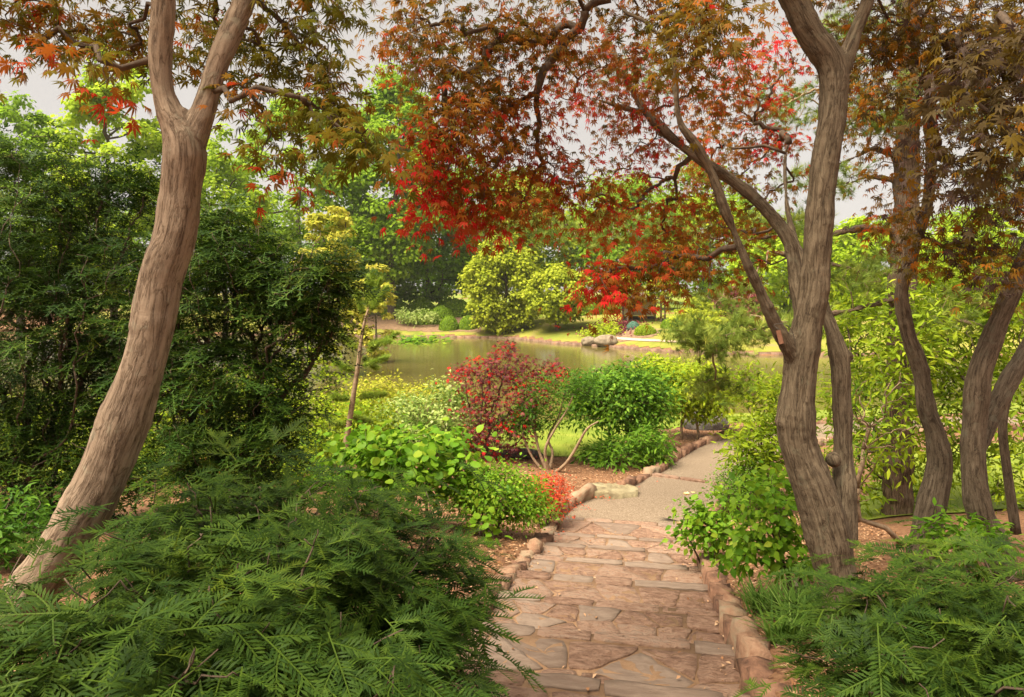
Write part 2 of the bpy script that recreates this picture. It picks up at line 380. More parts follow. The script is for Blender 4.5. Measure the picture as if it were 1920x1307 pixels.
def bark_solid(name, limbs, mat, voxel=.014, parent=None, bump=.010, knots=()):
    """limbs: list of rows [x,y,z,r]; fused by voxel remesh, then given flow-aligned bark coordinates"""
    paths = [smooth_path(L, 8) for L in limbs]
    vs, fq, ft, k = [], [], [], 0
    for P in paths:
        v, f, t, b = tube(P[:, :3], P[:, 3], 18); vs.append(v); fq.append(f + k); ft.append(t + k); k += len(v)
    for c, r in knots:
        c = np.asarray(c)
        P = np.array([c + np.array([0, 0, -r * .9]), c + np.array([0, 0, -r * .6]), c, c + np.array([0, 0, r * .6]), c + np.array([0, 0, r * .9])])
        v, f, t, b = tube(P, np.array([.3, .75, 1, .75, .3]) * r, 10); vs.append(v); fq.append(f + k); ft.append(t + k); k += len(v)
    me = mesh_np(name + '_src', np.concatenate(vs), [np.concatenate(fq), np.concatenate(ft)])
    o = bpy.data.objects.new(name + '_src', me); COL.objects.link(o)
    md = o.modifiers.new('r', 'REMESH'); md.mode = 'VOXEL'; md.voxel_size = voxel
    ms = o.modifiers.new('s', 'SMOOTH'); ms.factor = .5; ms.iterations = 6
    dg = bpy.context.evaluated_depsgraph_get(); ev = o.evaluated_get(dg); m2 = bpy.data.meshes.new_from_object(ev)
    bpy.data.objects.remove(o); bpy.data.meshes.remove(me)
    nv = len(m2.vertices); V = np.empty(nv * 3, np.float32); m2.vertices.foreach_get('co', V); V = V.reshape(-1, 3).astype(float)
    Nn = np.empty(nv * 3, np.float32); m2.vertices.foreach_get('normal', Nn); Nn = Nn.reshape(-1, 3)
    best = np.full(nv, 1e9); bark = np.zeros((nv, 3)); off = 0
    for P in paths:
        A, B = P[:-1, :3], P[1:, :3]; L = np.linalg.norm(B - A, axis=1); cum = off + np.concatenate([[0], np.cumsum(L)])
        d = nrm(B - A); u0 = nrm(np.cross(d[0], [0, 1, .1])); 
        for i in range(len(A)):
            u0 = nrm(u0 - (u0 @ d[i]) * d[i]); w0 = np.cross(d[i], u0)
            rel = V - A[i]; t = np.clip(rel @ d[i], 0, L[i]); q = rel - t[:, None] * d[i]
            dist = np.linalg.norm(q, axis=1) / P[i, 3]
            m = dist < best; best[m] = dist[m]
            bark[m] = np.stack([q[m] @ u0, q[m] @ w0, cum[i] + t[m]], -1)
        off += 20
    h = N1(bark * np.array([1, 1, .22]), 22) * .5 + N2(bark * np.array([.4, .4, 1]), 26) * .32 + N3(bark, 7) * .9
    V = V + Nn * (h * bump)[:, None]
    m2.vertices.foreach_set('co', V.astype(np.float32).ravel())
    a = m2.attributes.new('bark', 'FLOAT_VECTOR', 'POINT'); a.data.foreach_set('vector', bark.astype(np.float32).ravel())
    m2.polygons.foreach_set('use_smooth', np.ones(len(m2.polygons), bool)); m2.materials.clear(); m2.materials.append(mat); m2.update()
    m2.name = name
    return link(name, m2, parent), paths

# ------------------------------------------------------------------ ground shape
O0 = np.array([.42, 3.99]); Tt = np.array([.19, .982]); Nr = np.array([.982, -.19]); STEP_D, STEP_H = .97, .2
NST = 8
CEN = smooth_path([O0 + Tt * (-7), O0 + Tt * (-3), O0 + Tt * 2, O0 + Tt * 5, O0 + Tt * 7.35, (2.72, 12.05), (3.58, 13.3), (4.55, 15.0), (5.6, 16.6), (7.3, 18.1), (10, 19.4), (14, 20.3), (20, 21)], 10)
HALF = .93
def path_z(y):
    return np.interp(y, [-12, 11.1, 13.2, 13.25, 17.2, 19, 21, 30], [EYE - 1.4 + .2 * 12 / .95, EYE - 1.4 - .2 * 11.1 / .95, 1.46, 1.42, 1.36, 1.30, 1.22, 1.0])
def path_dist(x, y):
    x = np.asarray(x, float); sh = x.shape; P = np.stack([x.ravel(), np.asarray(y, float).ravel()], -1)
    best = np.full(len(P), 1e9); sd_ = np.zeros(len(P))
    for a, b in zip(CEN[:-1], CEN[1:]):
        ab = b - a; t = np.clip(((P - a) @ ab) / (ab @ ab), 0, 1); q = P - a - t[:, None] * ab
        d = np.hypot(q[:, 0], q[:, 1]); m = d < best; best[m] = d[m]; sd_[m] = np.sign(q[m, 0] * ab[1] - q[m, 1] * ab[0])
    return (best * sd_).reshape(sh)                      # + right of the path, - left
FX = np.array([-200, -40, -14, -8, 0, 4.2, 7.1, 13.1, 20, 40, 200]); FY = np.array([92, 84, 78, 77.5, 75, 67.8, 65.6, 58.8, 56, 54, 54.])
def far_shore(x): return np.interp(x, FX, FY)
def near_shore(x): return np.interp(x, [-60, -10, 0, 10, 30, 60], [21, 25, 27, 29, 33, 36])
def ground_z(x, y):
    x = np.asarray(x, float); y = np.asarray(y, float)
    pd = path_dist(x, y); ad = np.abs(pd); o = np.clip(ad - HALF, 0, None)
    base = path_z(y)
    fade = np.interp(y, [0, 9, 15, 22], [1, .8, .35, 0])
    z = base + .03 + fade * (.13 * np.minimum(o, 4)) + .03 * N1(np.stack([x, y, 0 * x], -1), .9) * np.clip(o, 0, 1)
    ns = near_shore(x)
    low = np.interp(y - ns, [-8, -.4, .2, 1.5, 4], [1.05, .15, -.15, -.7, -.9])
    k = np.clip((y - (ns - 9)) / 6, 0, 1); z = z * (1 - k) + np.minimum(z, low) * k
    z = np.where(y > ns - 3, low, z)
    z = np.where(ad < HALF + .04, base - .42 * (y < 11.6) - .14 * (y >= 11.6), z)
    fd = y - far_shore(x)
    far = np.interp(fd, [-5, -.4, .05, 3, 11, 25, 60, 400], [-.9, -.6, .18, .62, 1.75, 2.5, 3.0, 4.0])
    far = far + .12 * N2(np.stack([x, y, 0 * x], -1), .12) * np.clip(fd / 5, 0, 1)
    return np.where(y > 44, far, z)
def gz(x, y): return float(ground_z(np.array([x]), np.array([y]))[0])
def G(px, Y, dz=0.0):
    x = (px - 960) / 1300 * Y; return np.array([x, Y, gz(x, Y) + dz])

def sheet(name, xs, ys, dz, mat, keep=None):
    X, Y = np.meshgrid(xs, ys); Z = ground_z(X, Y) + dz
    v = np.stack([X, Y, Z], -1).reshape(-1, 3); nx = len(xs); 
    i, j = np.meshgrid(np.arange(len(ys) - 1), np.arange(nx - 1), indexing='ij'); A = (i * nx + j).ravel()
    f = np.stack([A, A + 1, A + 1 + nx, A + nx], -1)
    if keep is not None:
        c = v[f].mean(1); f = f[keep(c[:, 0], c[:, 1])]
        used = np.unique(f); mp = np.zeros(len(v), int); mp[used] = np.arange(len(used)); v = v[used]; f = mp[f]
    return link(name, mesh_np(name, v, f, smooth=True, mat=mat))
def graded(a, b, *segs): return np.unique(np.concatenate([np.arange(s0, s1, st) for s0, s1, st in segs] + [[b]]))

xs = graded(0, 300, (-300, -60, 30), (-60, -14, 2), (-14, -5, .4), (-5, 9, .2), (9, 24, .4), (24, 60, 2), (60, 300, 30))
ys = graded(0, 440, (-12, 1, .6), (1, 20, .22), (20, 32, .4), (32, 52, 2), (52, 100, .8), (100, 160, 6), (160, 440, 40))
tag(sheet('ground', xs, ys, 0, M['mulch']), kind='structure', label='reddish wood-chip mulch ground around the planting beds')

def lawn_keep(x, y):
    pd = path_dist(x, y); wob = .5 * N1(np.stack([x, y, 0 * x], -1), .5)
    a = (pd < -2.6 + wob) & (y > 15.2 + wob + .15 * x) & (y < near_shore(x) - .5)
    b = (pd > 2.8 + wob) & (y > 9.5 + wob) & (y < near_shore(x) - .5)
    c = (pd < -6) & (y > 12.2 + wob) & (y < near_shore(x) - .5)
    return a | b | c
tag(sheet('lawn', np.arange(-30, 40, .3), np.arange(9, 36, .3), .02, M['lawn'], lawn_keep), kind='structure', label='bright green lawn sloping down to the pond')
def bank_keep(x, y):
    fd = y - far_shore(x); return (fd > .3) & (fd < 24.5)
def soil_keep(x, y):
    fd = y - far_shore(x); w = 2 * N3(np.stack([x, y, 0 * x], -1), .12)
    return ((fd > .6) & (fd < 14) & (x < -3.6 + w * .5) & (x > -30) & (fd > 2.0 + w)) | (np.hypot((x - 11.2) / 2.8, (y - 67.5) / 3.2) < 1 + .2 * w)
tag(sheet('far_lawn', np.arange(-60, 70, .8), np.arange(53, 120, .8), .03, M['bank'], bank_keep), kind='structure', label='yellowish green lawn on the far bank of the pond')
tag(sheet('meadow', np.arange(-296, 297, 8.), np.arange(76, 420, 4.), .03, M['lawn'], lambda x, y: y - far_shore(x) > 21), kind='structure', label='green ground under the distant wood')
tag(sheet('planting_bed', np.arange(-40, 20, .45), np.arange(55, 100, .45), .06, M['soil'], soil_keep), kind='structure', label='bare reddish soil of the beds on the far bank')

# water
m, n, l, b = newmat('water')
b.inputs['Base Color'].default_value = (.115, .095, .028, 1); b.inputs['Roughness'].default_value = .06; b.inputs['IOR'].default_value = 1.33
tcn = n.new('ShaderNodeTexCoord'); mp = n.new('ShaderNodeMapping'); mp.inputs['Scale'].default_value = (.5, 1.4, 1); l.new(tcn.outputs['Object'], mp.inputs['Vector'])
nz = n.new('ShaderNodeTexNoise'); nz.inputs['Scale'].default_value = 2.6; nz.inputs['Detail'].default_value = 5; l.new(mp.outputs[0], nz.inputs['Vector'])
bp = n.new('ShaderNodeBump'); bp.inputs['Strength'].default_value = .16; bp.inputs['Distance'].default_value = .06
l.new(nz.outputs['Fac'], bp.inputs['Height']); l.new(bp.outputs['Normal'], b.inputs['Normal'])
M['water'] = m
v = np.array([(-120, 18, 0), (120, 18, 0), (120, 95, 0), (-120, 95, 0)], float)
tag(link('pond_water', mesh_np('pond_water', v, np.array([(0, 1, 2, 3)]), mat=m)), kind='structure', label='still olive brown pond water')

# far edging of the pond, a low row of timber set along the shore
ex = np.arange(-34, 34, .9); pts = np.stack([ex, far_shore(ex) + .1, np.full_like(ex, .10)], -1)
kerb_root = thing('pond_edging', 'low dark timber edging along the far shore of the pond', 'edging')
for a, bb in zip(pts[:-1], pts[1:]):
    d = (bb - a); d = d / np.linalg.norm(d); w = np.array([-d[1], d[0], 0]) * .14
    a2, b2 = a + d * .02, bb - d * .02; h = .2 + rng.uniform(-.03, .03)
    vv = [q + s_ * w + np.array([0, 0, zz]) for zz in (-.5, h - .1) for q, s_ in ((a2, -1), (b2, -1), (b2, 1), (a2, 1))]
    link('edging_board', mesh_np('edging_board', np.array(vv), np.array([(3, 2, 1, 0), (4, 5, 6, 7), (0, 1, 5, 4), (1, 2, 6, 5), (2, 3, 7, 6), (3, 0, 4, 7)]), mat=M['brick_edge']), kerb_root)

# ------------------------------------------------------------------ steps of flagstones
def clip_poly(poly, nx, ny, c):
    out = []
    for i in range(len(poly)):
        a, bq = poly[i], poly[(i + 1) % len(poly)]
        da, db = nx * a[0] + ny * a[1] - c, nx * bq[0] + ny * bq[1] - c
        if da <= 0: out.append(a)
        if da * db < 0:
            t = da / (da - db); out.append((a[0] + (bq[0] - a[0]) * t, a[1] + (bq[1] - a[1]) * t))
    return out
def inset(poly, g):
    P = list(poly); A = sum(P[i][0] * P[(i + 1) % len(P)][1] - P[(i + 1) % len(P)][0] * P[i][1] for i in range(len(P)))
    if A < 0: P = P[::-1]
    Q = list(P)
    for i in range(len(P)):
        a, bq = P[i], P[(i + 1) % len(P)]; ex_, ey_ = bq[0] - a[0], bq[1] - a[1]; L = math.hypot(ex_, ey_)
        if L < 1e-6: continue
        nx, ny = ey_ / L, -ex_ / L
        Q = clip_poly(Q, nx, ny, nx * a[0] + ny * a[1] - g * random.uniform(.7, 1.5))
        if len(Q) < 3: return []
    return Q
def stone_mesh(name, poly, th, mat, rough=.012, jag=.012, tilt=.006):
    """irregular slab: outline resampled and jagged, rounded arris, uneven top; local origin at centroid, z=0 the top"""
    P = np.array(poly); c = P.mean(0); P = P - c
    out = []
    for i in range(len(P)):
        a, bq = P[i], P[(i + 1) % len(P)]; k = max(1, int(np.linalg.norm(bq - a) / .075))
        for t in np.linspace(0, 1, k, endpoint=False): out.append(a + (bq - a) * t)
    P = np.array(out)
    if len(P) < 6:
        P = np.concatenate([[a, (a + bq) / 2] for a, bq in zip(P, np.roll(P, -1, 0))])
    P = P * .8 + .1 * (np.roll(P, 1, 0) + np.roll(P, -1, 0))           # knock the corners off
    P = P + rng.normal(size=P.shape) * jag * .5
    n = len(P); g = rng.normal(size=2) * tilt
    top = lambda Q, amp: Q @ g * 1.5 + amp * rng.normal(size=len(Q))
    rings = [np.c_[P * 1.0, np.full(n, -th)], np.c_[P, -.006 + rng.normal(size=n) * .002], np.c_[P * .988, top(P, rough * .2)], np.c_[P * .68, top(P * .68, rough * .55)], np.c_[P * .34, top(P * .34, rough * .6)]]
    v = np.concatenate(rings + [np.array([[0, 0, rng.normal() * rough * .5]])])
    f = []
    for r in range(4):
        for i in range(n):
            j = (i + 1) % n; f.append((r * n + i, r * n + j, (r + 1) * n + j, (r + 1) * n + i))
    tri = [(4 * n + i, 4 * n + (i + 1) % n, 5 * n) for i in range(n)]
    me = mesh_np(name, v, [np.array(f), np.array(tri)], mat=mat)
    return me, c

steps = thing('stone_steps', 'broad reddish flagstone steps descending towards the pond', 'steps'); steps['kind'] = 'structure'
rx = math.atan2(Tt[1], Tt[0]) - math.pi / 2
def loc2(u, s_, z): p = O0 + Nr * u + Tt * s_; return (p[0], p[1], z)
random.seed(11)
for i in range(-2, NST):
    s1 = i * STEP_D if i < NST - 1 else 7.35 * 1.0
    s0 = (i - 1) * STEP_D; s1 = i * STEP_D
    if i == NST - 1: s1 = 7.12
    zt = EYE - 1.4 - STEP_H * (i + 4.2) * 1.0
    uL, uR = -HALF - .02, HALF + .02
    # mortar body of the step
    vv = np.array([(u, s_, z) for z in (-.5, -.003) for u, s_ in ((uL - .1, s0 - .02), (uR + .1, s0 - .02), (uR + .1, s1 - .015), (uL - .1, s1 - .015))])
    st = link('step', mesh_np('step', vv, np.array([(3, 2, 1, 0), (4, 5, 6, 7), (0, 1, 5, 4), (1, 2, 6, 5), (2, 3, 7, 6), (3, 0, 4, 7)]), mat=M['mortar']), steps, loc2(0, 0, zt))
    st.rotation_euler = (0, 0, rx)
    cells = []
    # nosing stones: long thin slabs along the far edge
    u = uL
    nose_d = random.uniform(.11, .16)
    while u < uR - .05:
        w = min(random.uniform(.28, .75), uR - u)
        if uR - u - w < .15: w = uR - u
        dd = nose_d + random.uniform(-.025, .02)
        cells.append(([(u + .008, s1 - dd), (u + w - .008, s1 - dd + random.uniform(-.01, .01)), (u + w - .008, s1 + .012), (u + .008, s1 + random.uniform(.0, .02))], 'flag_grey' if random.random() < .42 else 'flag', .006, .05)); u += w
    # tread: irregular slabs
    y0, y1 = s0 + .004, s1 - nose_d - .012
    seeds = []
    rows = random.choice([2, 3, 3])
    for r in range(rows):
        k = random.randint(5, 7)
        for q in range(k):
            seeds.append((uL + (q + .5 + random.uniform(-.33, .33)) * (uR - uL) / k, y0 + (r + .5 + random.uniform(-.28, .28)) * (y1 - y0) / rows))
    for a in seeds:
        poly = [(uL, y0), (uR, y0), (uR, y1), (uL, y1)]
        for bq in seeds:
            if bq is a: continue
            nx, ny = (bq[0] - a[0]) * .75, (bq[1] - a[1]) * 1.25
            mxp, myp = (a[0] + bq[0]) / 2, (a[1] + bq[1]) / 2
            poly = clip_poly(poly, nx, ny, nx * mxp + ny * myp)
            if len(poly) < 3: break
        if len(poly) < 3: continue
        poly = inset(poly, .007)
        if len(poly) < 3: continue
        cells.append((poly, 'flag_grey' if random.random() < .12 else 'flag', .013, .045))
    for poly, mt, rg, th in cells:
        me, c = stone_mesh('flagstone', poly, th, M[mt], rg)
        o = link('flagstone', me, st); o.location = (c[0], c[1], random.uniform(.0, .012))

# gravel path beyond the steps
i0 = int(np.argmin(np.abs(CEN[:, 1] - 11.15)))
def strip(name, pts, half, zf, mat, thick=.12):
    pts = np.asarray(pts); d = nrm(np.gradient(pts, axis=0)); nr2 = np.stack([d[:, 1], -d[:, 0]], -1)
    us = np.linspace(-half, half, 9); V = []
    for p, q in zip(pts, nr2):
        for u in us: V.append((p[0] + q[0] * u, p[1] + q[1] * u, zf(p[1]) + .02 * (1 - (u / half) ** 2)))
    n = len(us); F = [(i * n + j, i * n + j + 1, (i + 1) * n + j + 1, (i + 1) * n + j) for i in range(len(pts) - 1) for j in range(n - 1)]
    return tag(link(name, mesh_np(name, np.array(V), np.array(F), smooth=True, mat=mat)), kind='structure')
zg = EYE - 1.4 - STEP_H * (NST - 1 + 4.2)
split = int(np.argmin(np.abs(CEN[:, 1] - 13.25)))
START = np.array([O0 + Tt * 7.06, O0 + Tt * 7.3])
g1 = np.vstack([START, CEN[i0:split + 1][CEN[i0:split + 1, 1] > 11.4]])
gp = strip('gravel_path', g1, HALF + .02, lambda y: zg - .024 - (y - 11.1) * .006, M['gravel']); gp['label'] = 'pale fine gravel path at the foot of the steps'
g2 = CEN[split - 1:]
gp2 = strip('gravel_path', g2, HALF + .02, lambda y: np.interp(y, [12, 13.3, 17.2, 19, 21], [zg - .09, zg - .095, zg - .16, zg - .2, zg - .26]), M['gravel']); gp2['label'] = 'lower gravel path curving away behind the shrubs'
def pathtop(y): return np.interp(y, [-12, 11.05, 11.1, 13.3, 13.35, 17.2, 19, 21], [path_z(-12.), path_z(11.05) - .05, zg, zg - .01, zg - .085, zg - .16, zg - .2, zg - .26])

# kerb stones, each its own object
def block_mesh(L, w, h, seed):
    r = np.random.default_rng(seed); nx, ny, nz_ = 5, 3, 3
    gx, gy, gzv = np.linspace(-L / 2, L / 2, nx), np.linspace(-w / 2, w / 2, ny), np.array([-.35, 0, h])
    import itertools
    idx = {}; V = []; F = []
    for a, bq, c in itertools.product(range(nx), range(ny), range(nz_)):
        if a in (0, nx - 1) or bq in (0, ny - 1) or c in (0, nz_ - 1):
            p = np.array([gx[a], gy[bq], gzv[c]])
            edge = (a in (0, nx - 1)) + (bq in (0, ny - 1)) + (c == nz_ - 1)
            if edge >= 2:
                p[0] *= .975; p[1] *= .94
                if c == nz_ - 1: p[2] -= .010
            p += r.normal(size=3) * np.array([.009, .016, .015]); idx[(a, bq, c)] = len(V); V.append(p)
    def quad(*k): F.append([idx[q] for q in k])
    for a in range(nx - 1):
        for bq in range(ny - 1): quad((a, bq, nz_ - 1), (a + 1, bq, nz_ - 1), (a + 1, bq + 1, nz_ - 1), (a, bq + 1, nz_ - 1))
        for c in range(nz_ - 1):
            quad((a, 0, c), (a + 1, 0, c), (a + 1, 0, c + 1), (a, 0, c + 1)); quad((a + 1, ny - 1, c), (a, ny - 1, c), (a, ny - 1, c + 1), (a + 1, ny - 1, c + 1))
    for bq in range(ny - 1):
        for c in range(nz_ - 1):
            quad((0, bq + 1, c), (0, bq, c), (0, bq, c + 1), (0, bq + 1, c + 1)); quad((nx - 1, bq, c), (nx - 1, bq + 1, c), (nx - 1, bq + 1, c + 1), (nx - 1, bq, c + 1))
    return mesh_np('kerb_stone', np.array(V), np.array(F), mat=None)
def kerb(side, label, s_from, s_to, skip=None):
    root = thing('stone_kerb', label, 'kerb'); root['kind'] = 'structure'
    d = nrm(np.gradient(CEN, axis=0)); nr2 = np.stack([d[:, 1], -d[:, 0]], -1)
    line = CEN + nr2 * side * (HALF + .075)
    cum = np.concatenate([[0], np.cumsum(np.linalg.norm(np.diff(line, axis=0), axis=1))])
    at = lambda s_: np.array([np.interp(s_, cum, line[:, 0]), np.interp(s_, cum, line[:, 1])])
    s_ = 0; k = 0
    while s_ < cum[-1]:
        L = random.choice([.2, .26, .34, .42, .5]) * random.uniform(.85, 1.15) * (1.35 if at(s_)[1] > 11 else .8)
        a, bq = at(s_), at(s_ + L); c = (a + bq) / 2; s_ += L + .006; k += 1
        if c[1] < s_from or c[1] > s_to or (skip and skip[0] < c[1] < skip[1]): continue
        w = random.uniform(.13, .19); 
        slope = (pathtop(bq[1]) - pathtop(a[1])) / L
        h = (.20 if c[1] < 11.2 else .18) * random.uniform(.68, 1.2)
        me = block_mesh(L, w, h, k * 7 + int(side) + 50); me.materials.append(M['kerb'])
        o = link('kerb_stone', me, root); o.location = (c[0], c[1], pathtop(c[1]) - (.08 if c[1] < 11.2 else .0))
        o.rotation_euler = (random.gauss(0, .05), -math.atan(slope * .55) + random.gauss(0, .05), math.atan2(bq[1] - a[1], bq[0] - a[0]) + random.gauss(0, .04))
    return root
kerb(-1, 'upright sandstone kerb along the bed beside the red maple', 3.3, 20.6, (12.1, 12.75))
kerb(1, 'upright sandstone kerb along the bed with the three-stemmed maple', 2.6, 20.0)

def boulder(name, label, c, r, mat, seed, cat='rock', flat=0, group=None):
    import bmesh
    bm = bmesh.new(); bmesh.ops.create_icosphere(bm, subdivisions=4, radius=1); me = bpy.data.meshes.new(name)
    nn = Noise(seed); 
    for q in bm.verts:
        p = np.array(q.co); k = 1 + .22 * float(nn(p, .9)) + .10 * float(nn(p, 2.4)) + .035 * float(nn(p, 6))
        p = p * k
        if flat: p[2] = max(min(p[2], flat + .04 * float(nn(p, 2))), -flat * 1.6)
        q.co = Vector(p * np.array(r))
    bm.to_mesh(me); bm.free(); me.materials.append(mat); 
    for p in me.polygons: p.use_smooth = True
    o = link(name, me, None, tuple(c)); return tag(o, label, cat, group)
me, c_ = stone_mesh('boulder', [(-.52, .10), (-.38, -.26), (.02, -.34), (.40, -.20), (.46, .12), (.20, .36), (-.30, .32)], .34, M['rock'], .03, .03, .03)
tag(link('boulder', me, None, (1.80, 12.50, pathtop(12.4) + .09)), 'flat pale sandstone slab breaking the kerb line', 'rock')
c = G(1322, 19.6); boulder('boulder', 'dark grey boulder under the yellow-green shrub', (c[0], c[1], c[2] + .12), (.62, .4, .42), M['rock_dark'], 9)
c = G(1008, 15.2); boulder('boulder', 'small dark stone lying beside the bare-stemmed shrub', (c[0] - .4, c[1], c[2] + .06), (.5, .22, .16), M['rock_dark'], 12)
c = G(1104, 65.6); boulder('boulder', 'pale rock on the pond edge, first of the two', (c[0], far_shore(c[0]) + .2, .35), (.75, .6, .55), M['rock_pale'], 21)
c = G(1137, 64); boulder('boulder', 'pale rock on the pond edge behind the flat stone, larger one', (c[0], far_shore(c[0]) + .3, .5), (1.0, .7, .65), M['rock_pale'], 25)

# wood chips on the beds
Nn = 60000
cx = rng.uniform(-3.4, 6.5, Nn); cyy = 3 + 16 * rng.random(Nn) ** .8
pd = path_dist(cx, cyy); ok = (np.abs(pd) > HALF + .17) & (np.abs(pd) < 3.2) & ~lawn_keep(cx, cyy)
cx, cyy = cx[ok][:32000], cyy[ok][:32000]; K = len(cx)
cp = np.stack([cx, cyy, ground_z(cx, cyy) + .008], -1)
n_ = nrm(np.array([0, 0, 1.]) + rng.normal(size=(K, 3)) * .33); tp = rng.normal(size=(K, 3)); tp[:, 2] *= .2
v, f, t = scatter(*TP['slim'], cp, frame(n_, tp), rng.uniform(.025, .07, K), np.clip(rng.beta(2, 2, K), 0, 1))
tag(link('mulch_chips', mesh_np('mulch_chips', v, f, t, mat=M['chip'])), 'loose red-brown wood chips covering the planting beds', 'mulch', kind='stuff')
# fallen red leaves on the path edge
fl = []
for (px, Y, k) in ((1085, 11.6, 26), (1180, 12.9, 22), (1130, 12.2, 22), (1030, 9.6, 14), (1210, 13.6, 12), (960, 7.2, 8)):
    x = (px - 960) / 1300 * Y
    for _ in range(k): fl.append((x + random.gauss(0, .12), Y + random.gauss(0, .15)))
fl = np.array(fl); pd = path_dist(fl[:, 0], fl[:, 1]); fl = fl[(np.abs(pd) < HALF)]
stepz = np.array([(EYE - 1.4 - STEP_H * (math.floor(((q - O0) @ Tt) / STEP_D + 1) + 4.2)) if q[1] < 11.0 else pathtop(q[1]) for q in fl])
K = len(fl); v, f, t = scatter(*TP['maple5'], np.c_[fl, stepz + .035], frame(np.array([0, 0, 1.]) + rng.normal(size=(K, 3)) * .25, rng.normal(size=(K, 3)) * [1, 1, .1]), rng.uniform(.04, .065, K), rng.uniform(0, .6, K))
tag(link('fallen_leaves', mesh_np('fallen_leaves', v, f, t, mat=M['l_red'])), 'drift of fallen red leaves along the kerb', 'leaves', kind='stuff')

# brown leaf litter and bits blown over the steps
K = 420; u_ = rng.uniform(-HALF, HALF, K); s_ = rng.uniform(-1.5, 7.0, K); edge = rng.random(K) < .6; u_[edge] = np.sign(u_[edge]) * (HALF - np.abs(rng.normal(size=edge.sum())) * .10)
pp = O0 + u_[:, None] * Nr + s_[:, None] * Tt; zz = EYE - 1.4 - STEP_H * (np.ceil(s_ / STEP_D) + 4.2) + .022
v, f, t = scatter(*TP['leafcard'], np.c_[pp, zz], frame(np.array([0, 0, 1.]) + rng.normal(size=(K, 3)) * .3, rng.normal(size=(K, 3)) * [1, 1, .1]), rng.uniform(.015, .05, K), rng.random(K))
tag(link('leaf_litter', mesh_np('leaf_litter', v, f, t, mat=M['chip'])), 'small brown leaf litter gathered along the edges of the steps', 'leaf litter', kind='stuff')
# low stone sill where the gravel drops
dsp = nrm(CEN[split + 1] - CEN[split - 1]); nsp = np.array([dsp[1], -dsp[0]]); u = -HALF
while u < HALF - .1:
    w = min(random.uniform(.35, .6), HALF - u); me, c_ = stone_mesh('sill_stone', [(u + .006, -.07), (u + w - .006, -.075), (u + w - .006, .06), (u + .006, .065)], .12, M['flag'], .006)
    q = CEN[split] + nsp * c_[0] + dsp * c_[1]; o = link('sill_stone', me, gp, (q[0], q[1], zg + .012)); o.rotation_euler = (0, 0, math.atan2(nsp[1], nsp[0])); u += w

# lawn grass blades
Nn = 90000; gx = rng.uniform(-6, 9, Nn); gy = rng.uniform(9.5, 26, Nn); ok = lawn_keep(gx, gy) & (np.abs(gx) < gy * .75 + 1); gx, gy = gx[ok][:14000], gy[ok][:14000]; K = len(gx)
v, f, t = scatter(*TP['blade'], np.c_[gx, gy, ground_z(gx, gy)], frame(rng.normal(size=(K, 3)) * [1, 1, .2], np.array([0, 0, 1.]) + rng.normal(size=(K, 3)) * .35), rng.uniform(.06, .13, K), rng.beta(2, 2, K))
tag(link('grass', mesh_np('grass', v, f, t, mat=M['l_grass'])), 'short bright grass of the lawn', 'grass', kind='stuff')

# ------------------------------------------------------------------ plants: generic
def ell_points(n, c, r, shell=.55, flat_bottom=None):
    d = nrm(rng.normal(size=(n, 3))); k = rng.random(n) ** (1 / 3) * (1 - shell) + shell
    k = k * (1 + .16 * rng.normal(size=n)); p = d * k[:, None]
    if flat_bottom is not None: p[:, 2] = np.where(p[:, 2] < flat_bottom, -p[:, 2] * .6, p[:, 2])
    return np.asarray(c) + p * np.asarray(r), p

def leaf_objects(root, tpl, pos, R, s, tint, mat, name='leaf'):
    """the leaves that show largest, one object each, sharing five meshes"""
    tv, tf = tpl; mes = []
    for k in range(5): mes.append(mesh_np(name, tv, tf, np.full(len(tv), .1 + .2 * k), mat=mat))
    for i in range(len(pos)):
        o = bpy.data.objects.new(name, mes[int(np.clip(tint[i] * 5, 0, 4))]); COL.objects.link(o); o.parent = root
        mt = Matrix.Identity(4)
        for a in range(3):
            for bq in range(3): mt[a][bq] = R[i, a, bq] * s[i]
            mt[a][3] = pos[i, a]
        o.matrix_basis = mt

def in_view(pos):
    px = 960 + pos[:, 0] / pos[:, 1] * 1300; py = 545 - (pos[:, 2] - EYE) / pos[:, 1] * 1300
    return (px > 0) & (px < 1920) & (py > 0) & (py < 1307) & (pos[:, 1] > .3)

def add_leaves(root, tpl, pos, R, s, tint, mat, name='foliage', indiv=0, leafname='leaf', loc=(0, 0, 0), curl=None):
    pos = np.asarray(pos); s = np.broadcast_to(np.asarray(s, float), (len(pos),)).copy()
    keep = np.ones(len(pos), bool); lo = np.asarray(loc)
    if indiv:
        wp = pos; size = np.where(in_view(wp), s / np.maximum(wp[:, 1], .1), 0); idx = np.argsort(-size)[:indiv]
        leaf_objects(root, tpl, pos[idx] - lo, R[idx], s[idx], tint[idx], mat, leafname); keep[idx] = False
    if curl is not None:                    # a share of the leaves is folded and curled
        cm = (rng.random(len(pos)) < .5) & keep
        v, f, t = join([scatter(*tpl, pos[keep & ~cm] - lo, R[keep & ~cm], s[keep & ~cm], tint[keep & ~cm]), scatter(*curl, pos[cm] - lo, R[cm], s[cm] * rng.uniform(.8, 1.15, cm.sum()), tint[cm])])
    else:
        v, f, t = scatter(*tpl, pos[keep] - lo, R[keep], s[keep], tint[keep])
    o = link(name, mesh_np(name, v, f, t, mat=mat), root); o['kind'] = 'stuff'; return o

